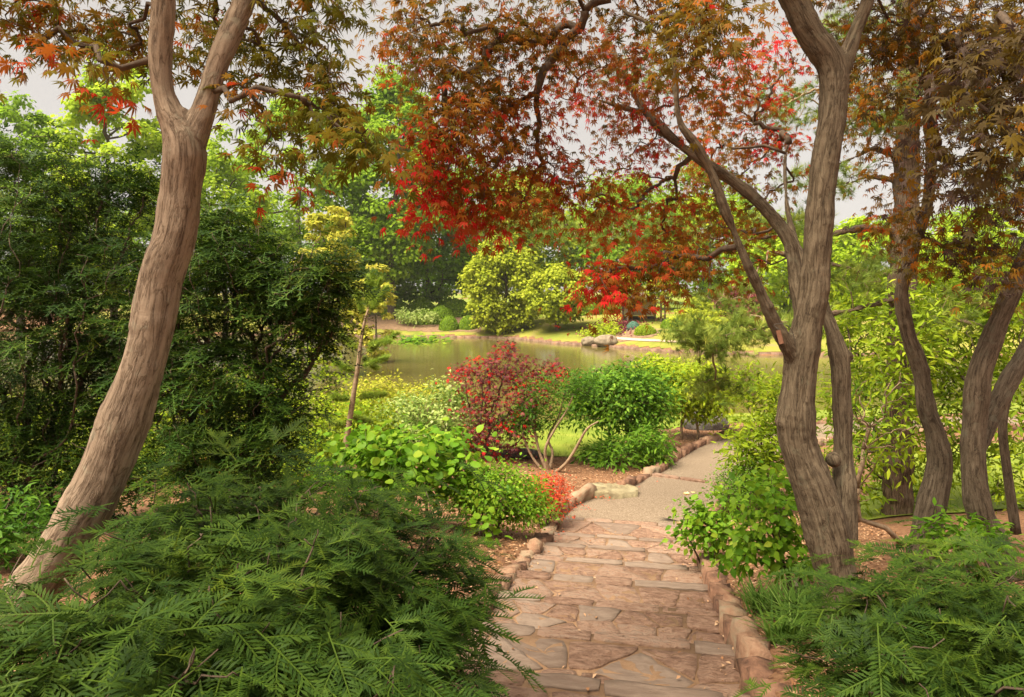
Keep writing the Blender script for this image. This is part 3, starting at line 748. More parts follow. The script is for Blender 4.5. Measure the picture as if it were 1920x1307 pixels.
def shrub(name, label, cat, base, blobs, ncl, nlf, tpl, size, mat, wood='twig', spread=.09, nstem=5, indiv=0, group=None, tint0=.5, tintv=.22, up=.6, droop=0., rtip=.003, shell=.5, stemr=.02, flat=None, wob=.08, stemsd=.06):
    base = np.asarray(base, float)
    root = thing(name, label, cat, tuple(base), group)
    C, Dn, tot = [], [], sum(np.prod(q[1]) ** (2 / 3) for q in blobs)
    for c_, r_ in blobs:
        k = max(3, int(ncl * np.prod(r_) ** (2 / 3) / tot)); p, d = ell_points(k, c_, r_, shell, flat); C.append(p); Dn.append(d)
    C = np.concatenate(C); Dn = np.concatenate(Dn)
    ok = C[:, 2] > ground_z(C[:, 0], C[:, 1]) + .04; C, Dn = C[ok], Dn[ok]
    roots = base + np.c_[rng.normal(size=(nstem, 2)) * stemsd, np.zeros(nstem) - .03]
    nodes, par = spanning(roots, C, .55)
    tl = twig_tubes(nodes, par, nstem, rtip, .5, stemr, wob)
    link('stems', tubes_mesh('stems', [(p - base, r, s_) for p, r, s_ in tl], M[wood]), root)
    k = len(C) * nlf; ci = np.repeat(np.arange(len(C)), nlf)
    off = rng.normal(size=(k, 3)) * spread * np.array([1, 1, .75]); pos = C[ci] + off
    nor = nrm(np.array([0, 0, up]) + Dn[ci] * .6 + rng.normal(size=(k, 3)) * .5)
    tip = nrm(off / spread * .5 + Dn[ci] * .6 + rng.normal(size=(k, 3)) * .6 + np.array([0, 0, -droop]))
    ct = rng.normal(size=len(C)) * .1
    ti = np.clip(tint0 + ct[ci] + rng.normal(size=k) * tintv * .6, 0, 1)
    add_leaves(root, TP[tpl] if isinstance(tpl, str) else tpl, pos, frame(nor, tip), size * rng.uniform(.65, 1.2, k), ti, mat, 'foliage', indiv, loc=base)
    return root

# ------------------------------------------------------------------ yews
def make_frond(seed, L=.3, nside=5, nl=.045, nw=.0045, step=.008, tri=2, side_l=.5):
    r = np.random.default_rng(seed); V, F, Tn = [], [], []
    def needle(p, d, up, ln, w, t):
        k = len(V); x = np.cross(d, up); 
        if tri == 2:
            V.extend([p, p + d * ln * .5 + x * w + up * ln * .05, p + d * ln * .5 - x * w + up * ln * .05, p + d * ln - up * ln * .02])
            F.extend([(k, k + 1, k + 2), (k + 2, k + 1, k + 3)]); Tn.extend([t] * 4)
        else:
            V.extend([p - x * w, p + x * w, p + d * ln]); F.append((k, k + 1, k + 2)); Tn.extend([t] * 3)
    def axis(p0, d0, ln, start):
        d0 = d0 / np.linalg.norm(d0); up = np.array([0, 0, 1.]); side = np.cross(d0, up); side /= np.linalg.norm(side)
        n = int(ln / step); sag = r.uniform(.1, .5); pts = []
        for i in range(n + 1):
            t = i / n; p = p0 + d0 * ln * t + np.array([0, 0, -sag * ln * t * t * .5]); pts.append(p)
            if t < start: continue
            for sg in (-1, 1):
                ang = math.radians(62 - 26 * t + r.normal() * 5)
                d = d0 * math.cos(ang) + side * sg * math.sin(ang) + up * (.12 + r.normal() * .08); d /= np.linalg.norm(d)
                prof = (.55 + .45 * math.sin(math.pi * min(1, .15 + .8 * t))) * r.uniform(.85, 1.1)
                needle(p, d, up, nl * prof, nw, r.normal() * .10 + (.08 if t > .75 else 0))
        k = len(V); w = .0022 if tri == 2 else .003
        for i in range(n):
            a, b_ = pts[i], pts[i + 1]
            if i % 3: continue
            b_ = pts[min(i + 3, n)]; k = len(V)
            V.extend([a - side * w, a + side * w, b_ + side * w, b_ - side * w]); F.extend([(k, k + 1, k + 2), (k, k + 2, k + 3)]); Tn.extend([.26] * 4)
        return pts
    pts = axis(np.zeros(3), np.array([0, 1., 0]), L, .25)
    for q in range(nside):
        t = .15 + .7 * (q + .3 * r.random()) / nside; p = pts[int(t * (len(pts) - 1))]; sg = 1 if q % 2 else -1
        a = math.radians(r.uniform(38, 62)); axis(p, np.array([sg * math.sin(a), math.cos(a), r.normal() * .12]), L * side_l * (1 - .45 * t) * r.uniform(.8, 1.2), .12)
    return np.array(V), np.array(F), np.array(Tn)

FRF = [make_frond(100 + k, L=.20 + .03 * k, nside=2 + k % 3, nl=.044, nw=.0042, step=.0115) for k in range(5)]
FRS = [make_frond(100 + k, L=.20 + .03 * k, nside=2 + k % 3, nl=.046, nw=.0048, step=.0125, tri=1) for k in range(5)]
FRB = [make_frond(200 + k, L=.17 + .02 * k, nside=3 + k % 2, nl=.036, nw=.0075, step=.032, tri=1) for k in range(5)]

def yew(name, label, base, blobs, ncl, nfr, fr, size, mat, indiv=0, nstem=4, stemr=.035, up=.22, spread=.10, tint0=.42, droop=.2, shell=.72, core=0):
    base = np.asarray(base, float); root = thing(name, label, 'yew bush' if name == 'yew_bush' else 'yew tree', tuple(base))
    C, Dn = [], []; tot = sum(np.prod(q[1]) ** (2 / 3) for q in blobs)
    for c_, r_ in blobs:
        p, d = ell_points(max(4, int(ncl * np.prod(r_) ** (2 / 3) / tot)), c_, r_, shell); C.append(p); Dn.append(d)
    C = np.concatenate(C); Dn = np.concatenate(Dn)
    ok = (C[:, 2] > ground_z(C[:, 0], C[:, 1]) + .05) & (C[:, 1] > .9); C, Dn = C[ok], Dn[ok]
    roots = base + np.c_[rng.normal(size=(nstem, 2)) * .15, np.zeros(nstem) - .05]
    nodes, par = spanning(roots, C, .5)
    link('stems', tubes_mesh('stems', [(p - base, r, s_) for p, r, s_ in twig_tubes(nodes, par, nstem, .003, .52, stemr, .06)], M['twig']), root)
    k = len(C) * nfr; ci = np.repeat(np.arange(len(C)), nfr)
    out = Dn[ci] * np.array([1, 1, .6]); out = nrm(out)
    off = rng.normal(size=(k, 3)) * spread; pos = C[ci] + off - out * .12
    tip = nrm(out * .9 + rng.normal(size=(k, 3)) * .45 + np.array([0, 0, -droop]))
    if fr is FRB: tip = nrm(tip + rng.normal(size=(k, 3)) * .35)
    nor = nrm(np.array([0, 0, 1.]) * (1 - up) + out * up + rng.normal(size=(k, 3)) * .2)
    R = frame(nor, tip); s = size * rng.uniform(.55, 1.3, k); ti = np.clip(tint0 + (rng.normal(size=len(C)) * .08)[ci] + rng.normal(size=k) * .09, 0, 1)
    kind = rng.integers(0, len(fr), k)
    keep = np.ones(k, bool)
    if indiv:
        score = np.where(in_view(pos), s / pos[:, 1], 0); idx = np.argsort(-score)[:indiv]; keep[idx] = False
        mes = [[mesh_np('frond', fv, ff, np.clip(ft + tb, 0, 1), mat=mat) for tb in (.28, .38, .48)] for fv, ff, ft in fr]
        for i in idx:
            o = bpy.data.objects.new('frond', mes[kind[i]][int(np.clip((ti[i] - .23) / .1, 0, 2))]); COL.objects.link(o); o.parent = root
            mt = Matrix.Identity(4); q = pos[i] - base
            for a in range(3):
                for b_ in range(3): mt[a][b_] = R[i, a, b_] * s[i]
                mt[a][3] = q[a]
            o.matrix_basis = mt
    parts = []
    for q, (fv, ff, ft) in enumerate(fr if fr is not FRF else FRS):
        m_ = keep & (kind == q)
        if m_.any(): parts.append(scatter(fv, ff, pos[m_] - base, R[m_], s[m_], ti[m_], ft))
    v, f, t = join(parts); o = link('foliage', mesh_np('foliage', v, f, t, mat=mat), root); o['kind'] = 'stuff'
    return root

# foreground bushes
yew('yew_bush', 'glossy dark green plum yew bush at the foot of the leaning maple', G(430, 2.5), [
    (W(250, 1190, 2.1), (.50, .45, .26)), (W(480, 1110, 2.6), (.62, .6, .36)), (W(700, 1100, 2.8), (.36, .55, .36)), (W(560, 985, 3.2), (.62, .5, .22)), (W(330, 985, 3.0), (.3, .4, .2)),
    (W(760, 1220, 2.6), (.26, .4, .36)), (W(420, 1290, 2.0), (.7, .4, .25)), (W(130, 1290, 1.8), (.45, .35, .2)), (W(650, 1240, 2.4), (.4, .4, .4)), (W(470, 1230, 2.5), (.55, .4, .4))],
    470, 5, FRF, .9, M['l_yewF'], indiv=290, stemr=.022, shell=.6)
yew('yew_bush', 'dark green plum yew bush in front of the second maple', G(1790, 2.7), [
    (W(1800, 1205, 2.7), (.38, .5, .24)), (W(1700, 1260, 2.6), (.25, .4, .24)), (W(1900, 1160, 2.8), (.30, .5, .26)), (W(1800, 1300, 2.3), (.45, .4, .20)), (W(1910, 1240, 2.5), (.3, .4, .28))],
    230, 5, FRF, .9, M['l_yewF'], indiv=200, stemr=.02, shell=.6)
# tall dark yews behind the leaning maple
yew('yew_tree', 'tall dark yew behind the leaning maple trunk, beside the left frame edge', G(110, 7.4), [
    (W(50, 440, 7.2), (.9, .8, .85)), (W(160, 350, 7.4), (.5, .5, .55)), (W(250, 350, 7.3), (.3, .4, .45)), (W(70, 650, 7.0), (1.0, .8, .9)), (W(230, 560, 7.2), (.7, .7, .95)),
    (W(150, 850, 7.0), (1.0, .7, .55)), (W(10, 820, 6.8), (.6, .6, .6)), (W(30, 290, 7.5), (.4, .45, .3)), (W(60, 960, 7.2), (.7, .5, .3)), (W(200, 730, 7.4), (.8, .5, .6)), (W(100, 560, 8.0), (1.0, .5, 1.1))],
    1150, 7, FRB, 1.1, M['l_yewB'], nstem=6, stemr=.05, spread=.12, tint0=.36, droop=-.55, shell=.25)
yew('yew_tree', 'broad dark yew between the leaning maple trunk and the young pine', G(420, 6.6), [
    (W(430, 510, 6.6), (.60, .6, .62)), (W(560, 540, 6.5), (.50, .5, .52)), (W(410, 430, 6.8), (.25, .4, .32)), (W(450, 700, 6.5), (.75, .6, .65)), (W(595, 600, 6.5), (.28, .36, .42)), (W(615, 525, 6.5), (.2, .3, .26)),
    (W(400, 830, 6.6), (.6, .6, .35)), (W(520, 800, 6.4), (.32, .4, .32)), (W(330, 640, 6.9), (.5, .5, .9)), (W(420, 900, 7.0), (.6, .4, .25))],
    850, 7, FRB, 1.1, M['l_yewB'], nstem=5, stemr=.045, spread=.12, tint0=.38, droop=-.5, shell=.25)

# ------------------------------------------------------------------ maples
def spray_leaves(C, out, nlf, ext, size, tint, droop=.45):
    k = len(C) * nlf; ci = np.repeat(np.arange(len(C)), nlf)
    off = rng.normal(size=(k, 3)) * np.array([ext, ext, ext * .42]); pos = C[ci] + off; pos[:, 2] -= .25 * (off[:, 0] ** 2 + off[:, 1] ** 2) / ext
    tip = nrm(off / ext * .7 + rng.normal(size=(k, 3)) * .55 + np.array([0, 0, -droop]))
    nor = nrm(np.array([0, 0, .9]) + off / ext * .25 + rng.normal(size=(k, 3)) * .48)
    return pos, frame(nor, tip), size * rng.uniform(.65, 1.15, k), np.clip(tint[ci] + rng.normal(size=k) * .14, 0, 1)

def maple(name, label, limbs, blobs, mat_bark, mat_leaf, size, indiv, nlf=11, ext=.15, knots=(), voxel=.014, twigmat='twig', bump=.010, dens=1.0):
    base = np.array(limbs[0][0][:3]); root = thing(name, label, 'maple tree', tuple(base))
    rel = [[np.r_[np.asarray(q[:3]) - base, max(q[3] * .86 - voxel * .5, q[3] * .5)] for q in L] for L in limbs]
    o, paths = bark_solid('trunk', rel, mat_bark, voxel, root, bump, [(np.asarray(c) - base, r) for c, r in knots])
    C, tn = [], []
    for bl in blobs:
        if bl[0] == 'w':                     # unseen sprays overhead, added to shade the foreground, given in metres
            _, x_, y_, z_, a_, b_, c_, n, t = bl; C.append(np.array([x_, y_, z_]) + np.clip(rng.normal(size=(n, 3)), -1.5, 1.5) * np.array([a_, b_, c_]) * .65); tn.append(np.clip(t + rng.normal(size=n) * .13, 0, 1)); continue
        (px, py, rx_, ry_, Y, n, t) = bl
        n = max(2, int(n * dens)); k = Y / 1300
        cl = lambda: np.clip(rng.normal(size=n), -1.5, 1.5)
        p = np.stack([cl() * rx_ * .6 + px, cl() * ry_ * .6 + py], -1)
        dep = Y + cl() * min(.32, max(.14, rx_ * k * .5))
        dep = np.maximum(dep, 1.6)
        # a real volume at real depth: offsets are metric, taken round the blob's centre
        c0 = W(px, py, Y); C.append(np.stack([c0[0] + (p[:, 0] - px) * k, dep, c0[2] - (p[:, 1] - py) * k], -1)); tn.append(np.clip(t - .09 + rng.normal(size=n) * .2, 0, 1))
    C = np.concatenate(C); tn = np.concatenate(tn)
    roots = np.concatenate([P[8:, :3][::3] for P in paths]) + base
    rz = roots[:, 2] > base[2] + 1.0; roots = roots[rz]
    nodes, par = spanning(roots, C, .25)
    branch_parts(root, base, nodes, par, len(roots), M[twigmat], .0022, .55, .03, .09, 5, droop=.06)
    pos, R, s, ti = spray_leaves(C, None, nlf, ext, size, tn)
    add_leaves(root, TP['maple'], pos, R, s, ti, mat_leaf, 'crown', indiv, loc=base, curl=TP['maple_curl'])
    return root

def limb(Y, *pts):                          # (px, py, width_px[, depth]) down the photograph -> [x,y,z,r]
    out = []
    for p in pts:
        d = p[3] if len(p) > 3 else Y; q = W(p[0], p[1], d); out.append([*q, p[2] / 2 / 1300 * d])
    return out

# the leaning maple
maple('maple_tree', 'leaning maple with pale tan trunk forking in a high V', [
    limb(3.0, (-95, 1360, 165), (-45, 1265, 140), (10, 1185, 124), (67, 1100, 114), (134, 1000, 113), (198, 880, 111), (250, 740, 109), (280, 640, 99), (302, 520, 100), (326, 440, 90), (341, 340, 90), (345, 280, 92), (330, 238, 70), (310, 185, 58), (300, 100, 58), (305, 0, 58), (300, -150, 52), (270, -400, 40)),
    limb(3.0, (350, 310, 70), (366, 245, 66, 3.02), (388, 185, 56, 3.04), (416, 100, 55, 3.08), (458, 5, 52, 3.15), (540, -160, 44, 3.3), (640, -400, 34, 3.5))],
    [(50, 40, 70, 50, 3.2, 16, .45), (110, 20, 50, 30, 3.2, 8, .5), (95, 105, 14, 16, 3.0, 2, .7), (190, 120, 14, 28, 2.9, 3, .6), (180, 165, 12, 18, 2.9, 2, .8), (210, 30, 50, 40, 3.4, 12, .25),
     (245, 95, 40, 40, 3.3, 8, .4), (340, 70, 60, 70, 3.8, 15, .35), (400, 60, 40, 60, 3.9, 9, .5), (480, 90, 60, 70, 3.5, 14, .25), (560, 90, 70, 80, 3.3, 24, .22), (620, 150, 30, 50, 3.2, 7, .2),
     (590, 190, 40, 35, 3.1, 8, .15), (640, 250, 35, 25, 3.0, 6, .2), (705, 285, 26, 26, 2.8, 7, .18), (655, 265, 20, 20, 2.9, 2, .4), (440, 190, 25, 40, 3.2, 5, .25), (490, 230, 20, 40, 3.1, 5, .3),
     (510, 275, 12, 28, 3.1, 4, .4), (518, 325, 10, 12, 3.0, 2, .75), (630, 15, 50, 20, 3.4, 7, .25), (520, -80, 120, 50, 3.4, 22, .3), (200, -90, 160, 50, 3.3, 24, .35),
     (100, -250, 300, 110, 3.3, 50, .3), (500, -260, 300, 110, 3.4, 55, .3), (300, -430, 400, 90, 2.6, 60, .3), (-150, -160, 100, 150, 3.0, 25, .4),  # sprays above the view, added for the shade they cast
     ('w', -1.6, 1.0, 7.2, 1.6, 1.1, .4, 170, .3), ('w', -.2, .8, 7.4, 1.2, 1.1, .4, 110, .3), ('w', -2.9, 2.2, 6.9, 1.0, 1.0, .4, 80, .3)],  # unseen sprays over the camera, added to shade the foreground
    M['bark_left'], M['l_mapleL'], .095, 220, nlf=11, ext=.065, knots=[(W(92, 1006, 2.96), .03), (W(276, 517, 2.98), .045)])

# the three-stemmed maple by the steps
D1 = 4.6
maple('maple_tree', 'thick maple with furrowed grey-brown stems and red-orange crown beside the steps', [
    limb(D1, (1585, 1200, 96), (1576, 1120, 84), (1564, 1060, 92), (1545, 980, 98), (1520, 900, 92), (1496, 830, 84), (1492, 770, 84), (1500, 690, 76), (1515, 600, 70), (1527, 530, 68), (1535, 430, 64), (1546, 300, 64), (1562, 200, 64), (1560, 125, 66), (1515, 55, 66), (1488, 0, 62), (1430, -120, 56), (1350, -300, 44)),
    limb(D1, (1568, 160, 46), (1592, 90, 38), (1608, 50, 34), (1627, 0, 31), (1640, -60, 28), (1655, -200, 24)),
    limb(D1 - .05, (1495, 680, 46, 4.6), (1450, 600, 34, 4.5), (1430, 560, 32, 4.47), (1404, 500, 27, 4.42), (1380, 440, 26, 4.4), (1360, 395, 30, 4.37), (1336, 330, 30, 4.33), (1302, 270, 26, 4.28), (1272, 220, 22, 4.25), (1262, 110, 20, 4.2), (1235, 0, 17, 4.1), (1200, -140, 14, 4.0)),
    limb(D1 + .3, (1512, 620, 52, 4.75), (1495, 520, 42, 4.95), (1470, 435, 36, 5.05), (1390, 350, 34, 5.15), (1300, 290, 28, 5.25), (1225, 225, 24, 5.35), (1175, 150, 21, 5.5), (1135, 60, 17, 5.6), (1090, -60, 13, 5.7)),
    limb(D1 + .15, (1582, 1020, 60, 4.65), (1585, 940, 56, 4.7), (1582, 850, 47, 4.78), (1580, 770, 47, 4.82), (1578, 700, 48, 4.85), (1566, 640, 38, 4.92), (1545, 580, 30, 5.1), (1500, 480, 26, 5.4), (1478, 400, 18, 5.6), (1472, 300, 14, 5.7), (1480, 268, 10, 5.7)),
    limb(D1, (1270, 110, 24, 4.22), (1215, 45, 18, 4.3), (1170, 20, 15, 4.4), (1120, -30, 12, 4.5)),
    limb(5.3, (1200, 210, 18, 5.35), (1130, 190, 14, 5.4), (1060, 170, 10, 5.4))],
    [(745, 50, 40, 45, 4.4, 8, .3), (760, 110, 22, 30, 4.3, 5, .4), (800, 60, 60, 50, 4.3, 14, .28), (850, 150, 60, 60, 4.1, 22, .33), (860, 230, 55, 60, 4.0, 24, .5), (815, 270, 26, 55, 4.0, 12, .85),
     (808, 365, 16, 45, 3.95, 9, .92), (880, 330, 55, 55, 4.1, 20, .62), (890, 405, 20, 25, 4.1, 6, .92), (950, 380, 50, 45, 4.3, 14, .55), (920, 60, 90, 60, 4.4, 26, .3), (960, 170, 80, 60, 4.5, 26, .45),
     (980, 270, 80, 60, 4.6, 28, .6), (1040, 350, 70, 50, 4.7, 20, .55), (1020, 60, 80, 60, 4.6, 24, .38), (1090, 120, 70, 70, 5.2, 22, .55), (1180, 90, 70, 60, 5.0, 20, .5), (1180, 200, 70, 70, 5.4, 24, .6),
     (1110, 400, 60, 45, 4.9, 14, .55), (1200, 330, 70, 70, 5.4, 24, .55), (1260, 400, 60, 60, 5.6, 18, .5), (1150, 500, 45, 40, 4.4, 14, .65), (1220, 500, 55, 50, 4.5, 16, .4), (1135, 545, 18, 30, 4.3, 7, .85), (1290, 490, 60, 45, 4.9, 14, .35),
     (1320, 50, 70, 60, 3.5, 24, .12), (1300, 150, 70, 60, 5.2, 18, .5), (1390, 120, 60, 60, 6.0, 18, .6), (1380, 230, 70, 70, 6.2, 24, .48), (1450, 80, 50, 60, 6.4, 14, .8), (1450, 250, 50, 60, 6.2, 14, .45), (1450, 260, 30, 20, 6.0, 7, .85),
     (1320, 300, 60, 60, 6.0, 18, .45), (1420, 370, 60, 60, 6.2, 16, .38), (1350, 430, 60, 50, 5.8, 14, .35), (1400, 500, 50, 30, 5.4, 8, .3), (1250, 20, 80, 40, 4.6, 18, .25), (1340, 380, 50, 50, 6, 10, .4),
     (900, -80, 200, 50, 4.2, 34, .3), (1250, -90, 200, 60, 4.5, 44, .35), (1550, -120, 200, 80, 4.6, 40, .4), (1100, -260, 350, 110, 4.3, 48, .35), (1500, -320, 350, 140, 4.4, 55, .35), (1200, -480, 450, 120, 3.6, 45, .35), ('w', 1.2, 1.2, 7.4, 1.2, 1.1, .4, 110, .35), ('w', 2.4, 2.6, 7.6, 1.2, 1.0, .4, 80, .35)],  # sprays above the view and overhead, added to shade what lies below
    M['bark_right'], M['l_mapleC'], .090, 300, nlf=12, ext=.10, voxel=.016, bump=.013, dens=1.35,
    knots=[(W(1470, 792, 4.58), .06), (W(1590, 668, 4.85), .04), (W(1562, 862, 4.68), .05), (W(1446, 574, 4.45), .025)])

# the second maple further right
D2 = 6.0
maple('maple_tree', 'slender two-stemmed maple with smooth grey bark and olive-brown crown', [
    limb(D2, (1725, 1085, 74), (1733, 1020, 65), (1748, 945, 62), (1761, 867, 54), (1752, 810, 46), (1738, 770, 42), (1724, 690, 38), (1701, 620, 35), (1690, 555, 33), (1701, 500, 30), (1724, 440, 27), (1742, 360, 28), (1746, 280, 28), (1740, 200, 26), (1752, 120, 22), (1752, 30, 17), (1745, -80, 14)),
    limb(D2, (1750, 170, 26), (1775, 120, 22), (1795, 80, 18), (1830, 0, 14), (1860, -90, 10))],
    [(1650, 50, 80, 60, 5.2, 30, .4), (1740, 50, 90, 60, 5.0, 30, .4), (1620, 160, 45, 60, 6.2, 18, .5), (1690, 180, 60, 60, 5.8, 20, .45), (1830, 70, 80, 70, 4.6, 30, .25), (1885, 110, 40, 60, 3.0, 18, .06), (1870, 210, 36, 50, 3.0, 16, .04),
     (1860, 290, 30, 40, 3.2, 9, .1), (1800, 200, 60, 60, 5.2, 20, .4), (1790, 320, 60, 50, 5.6, 16, .4), (1850, 370, 60, 50, 5.0, 18, .3), (1700, 430, 50, 35, 5.6, 12, .45), (1660, 400, 40, 30, 6.2, 7, .5),
     (1830, 460, 60, 40, 5.2, 14, .3), (1760, 490, 50, 30, 5.4, 9, .35), (1885, 510, 30, 30, 4.6, 6, .25), (1610, 260, 30, 50, 6.4, 7, .5), (1650, 320, 40, 30, 6.3, 6, .5), (1700, -90, 250, 60, 5, 50, .4), (1800, -250, 300, 120, 4.8, 60, .4), (1950, 100, 60, 200, 3.4, 30, .15)],  # the high sprays above the view are added for shade
    M['bark_back'], M['l_mapleR'], .105, 220, nlf=13, ext=.12, voxel=.015, bump=.010, knots=[(W(1738, 695, 5.97), .035), (W(1694, 610, 5.98), .035)])
maple('maple_tree', 'rightmost maple with two stems leaning out towards the frame edge', [
    limb(5.5, (1885, 1090, 66), (1862, 1010, 60), (1840, 965, 58), (1826, 900, 54), (1824, 840, 52), (1828, 770, 54), (1836, 700, 53), (1858, 640, 46), (1890, 560, 44), (1935, 460, 42), (2010, 300, 36), (2080, 100, 28), (2120, -100, 22)),
    limb(5.6, (1832, 850, 34, 5.55), (1858, 780, 38, 5.7), (1895, 710, 42, 5.8), (1950, 620, 42, 5.9), (2040, 470, 36, 6.0), (2120, 250, 30, 6.1))],
    [(2000, 200, 100, 100, 5.2, 40, .3), (1960, 20, 120, 100, 5, 40, .35), (2080, -100, 150, 100, 5.2, 50, .35), (1900, 470, 40, 35, 5.6, 8, .35), (1905, 380, 30, 40, 5.4, 8, .3)],
    M['bark_back'], M['l_mapleR'], .105, 40, nlf=13, ext=.12, voxel=.015, bump=.010)

# wooden name tag wired to the maple's stem, and the pale plant label in the bed
tg = thing('name_tag', 'small brown wooden tag wired to the maple stem', 'tag', tuple(W(1462, 632, 4.42)))
def boxm(name, sx, sy, sz, mat, bev=.003):
    import bmesh
    bm = bmesh.new(); bmesh.ops.create_cube(bm, size=1); 
    for q in bm.verts: q.co = Vector((q.co.x * sx, q.co.y * sy, q.co.z * sz))
    bmesh.ops.bevel(bm, geom=list(bm.edges), offset=bev, segments=2, affect='EDGES'); me = bpy.data.meshes.new(name); bm.to_mesh(me); bm.free(); me.materials.append(mat); return me
o = link('plate', boxm('plate', .036, .006, .095, M['tagwood']), tg); o.rotation_euler = (0, -.25, 0)
w_ = smooth_path([(0, 0, .045), (-.03, .02, .075), (.02, .0, .085), (.06, -.01, .06), (.085, 0, .02), (.10, .01, -.03), (.115, .04, -.06)], 5)
link('wire', tubes_mesh('wire', [(w_, .0025, 5)], M['wire']), tg)
c = G(1493, 5.7); pl = thing('plant_label', 'pale plant label on a short stake under the lance-leaved shrub', 'plant label', tuple(c))
o = link('plate', boxm('plate', .035, .008, .10, M['tag_pale']), pl, (0, 0, .13)); link('stake', boxm('stake', .012, .012, .14, M['wire'], .002), pl, (0, .008, .05))

# ------------------------------------------------------------------ beds beside the path
S = shrub
b0 = G(905, 14.9); cz = b0[2]
root = thing('red_maple', 'small crimson red maple rising in front of the pond', 'maple tree', tuple(b0))
C = []; Dn = []
for (px, py, rx_, ry_, n) in ((955, 680, 55, 35, 42), (900, 700, 45, 35, 30), (960, 740, 85, 45, 70), (1030, 700, 40, 30, 26), (900, 780, 45, 50, 36), (960, 800, 75, 40, 44), (885, 850, 35, 40, 20), (955, 850, 35, 40, 18), (955, 645, 12, 14, 6), (865, 690, 16, 12, 7)):
    c_ = W(px, py, 14.9); k = 14.9 / 1300; p, d = ell_points(n, c_, (rx_ * k, max(rx_, ry_) * k * .8, ry_ * k), .3); C.append(p); Dn.append(d)
C = np.concatenate(C); nodes, par = spanning(b0 + np.c_[rng.normal(size=(4, 2)) * .06, np.zeros(4)], C, .6)
link('stems', tubes_mesh('stems', [(p - b0, r, s_) for p, r, s_ in twig_tubes(nodes, par, 4, .004, .5, .03, .05)], M['twig']), root)
tn = np.clip(.34 + rng.normal(size=len(C)) * .2 + (rng.random(len(C)) < .18) * .45, 0, 1)
pos, R, s, ti = spray_leaves(C, None, 14, .13, .125, tn, .35)
add_leaves(root, TP['maple5'], pos, R, s, ti, M['l_mapleS'], 'crown', 250, loc=b0)

def E(px, py, Y, rx_, ry_, dy=None):
    k = Y / 1300; return (W(px, py, Y), (rx_ * k, (dy if dy else max(rx_, ry_) * k * .85), ry_ * k))

# bare-stemmed shrub: real stems then dark tufts on top
bs = G(1030, 14.2)
root = thing('azalea_shrub', 'old shrub with bare twisting tan stems beside the red maple', 'shrub', tuple(bs))
def st(*p): return smooth_path([np.r_[W(a, b_, y) - bs, w_ * .62 / 2 / 1300 * y] for a, b_, w_, y in p], 6)
stems = [st((1030, 890, 14, 14.2), (1012, 850, 9, 14.3), (1000, 800, 8, 14.4), (985, 760, 5, 14.5)), st((1032, 890, 13, 14.2), (1022, 845, 9, 14.1), (1040, 805, 7, 14.1), (1062, 770, 5, 14.2), (1075, 740, 4, 14.2)),
         st((1034, 892, 14, 14.2), (1060, 870, 10, 14.0), (1080, 840, 9, 14.0), (1100, 805, 7, 13.9), (1122, 790, 4, 13.9)), st((1028, 890, 12, 14.2), (1036, 850, 8, 14.4), (1028, 820, 7, 14.5), (1048, 780, 6, 14.6), (1060, 735, 4, 14.6)),
         st((1026, 892, 12, 14.2), (1000, 860, 8, 14.3), (985, 830, 6, 14.4), (975, 800, 4, 14.4))]
for q in stems: link('stem', tubes_mesh('stem', [(q[:, :3], q[:, 3], 7)], M['twig_tan']), root)
Cc = []
for e in (E(1040, 725, 14.4, 60, 26), E(1010, 775, 14.5, 40, 25), E(1085, 720, 14.6, 35, 22), E(975, 790, 14.6, 25, 22)):
    Cc.append(ell_points(34, e[0], e[1], .3)[0])
Cc = np.concatenate(Cc); rr = np.concatenate([q[3:, :3] for q in stems]) + bs
nodes, par = spanning(rr, Cc, .3); branch_parts(root, bs, nodes, par, len(rr), M['twig'], .003, .5, .012, .1, name='twig')
k = len(Cc) * 26; ci = np.repeat(np.arange(len(Cc)), 26); off = rng.normal(size=(k, 3)) * .10
add_leaves(root, TP['lance'], Cc[ci] + off, frame(np.array([0, 0, .8]) + rng.normal(size=(k, 3)) * .5, off + rng.normal(size=(k, 3)) * .06), rng.uniform(.07, .12, k), np.clip(.3 + rng.normal(size=k) * .18, 0, 1), M['l_shrubG'], loc=bs)

S('azalea_shrub', 'rounded dark green shrub with many spreading brown stems by the path', 'shrub', G(1165, 16.2), [E(1165, 750, 16.2, 80, 52), E(1110, 735, 16.2, 42, 35), E(1215, 750, 16.3, 45, 50), E(1165, 715, 16.2, 60, 25), E(1080, 770, 16, 25, 18)], 300, 28, 'slim', .135, M['l_shrubG'], 'twig', .13, 9, tint0=.48, tintv=.34, rtip=.004, stemr=.04, stemsd=.14)
S('peony_bush', 'low leafy green peony spilling over the kerb', 'peony', G(1165, 14.9), [E(1165, 860, 14.9, 62, 32), E(1215, 835, 14.9, 38, 28), E(1120, 855, 14.9, 28, 22)], 130, 20, 'lance', .16, M['l_shrubG'], 'twig', .12, 8, tint0=.56, tintv=.28, droop=.3, indiv=60)
S('azalea_shrub', 'airy green shrub with orange young shoots behind the peony', 'shrub', G(1220, 15.5), [E(1222, 815, 15.5, 30, 30)], 45, 20, 'lance', .10, M['l_shrubG'], 'twig', .12, 5, tint0=.5)
S('yellow_shrub', 'bright yellow-green shrub arching over the dark boulder', 'shrub', G(1292, 17.6), [E(1290, 715, 17.6, 60, 34), E(1335, 740, 17.6, 42, 34), E(1250, 705, 17.8, 40, 22), E(1300, 760, 17.8, 40, 24), E(1230, 690, 18, 30, 15)], 230, 24, 'slim', .16, M['l_shrubY'], 'twig_tan', .15, 6, tint0=.62, tintv=.3, rtip=.004, stemr=.035, stemsd=.12)
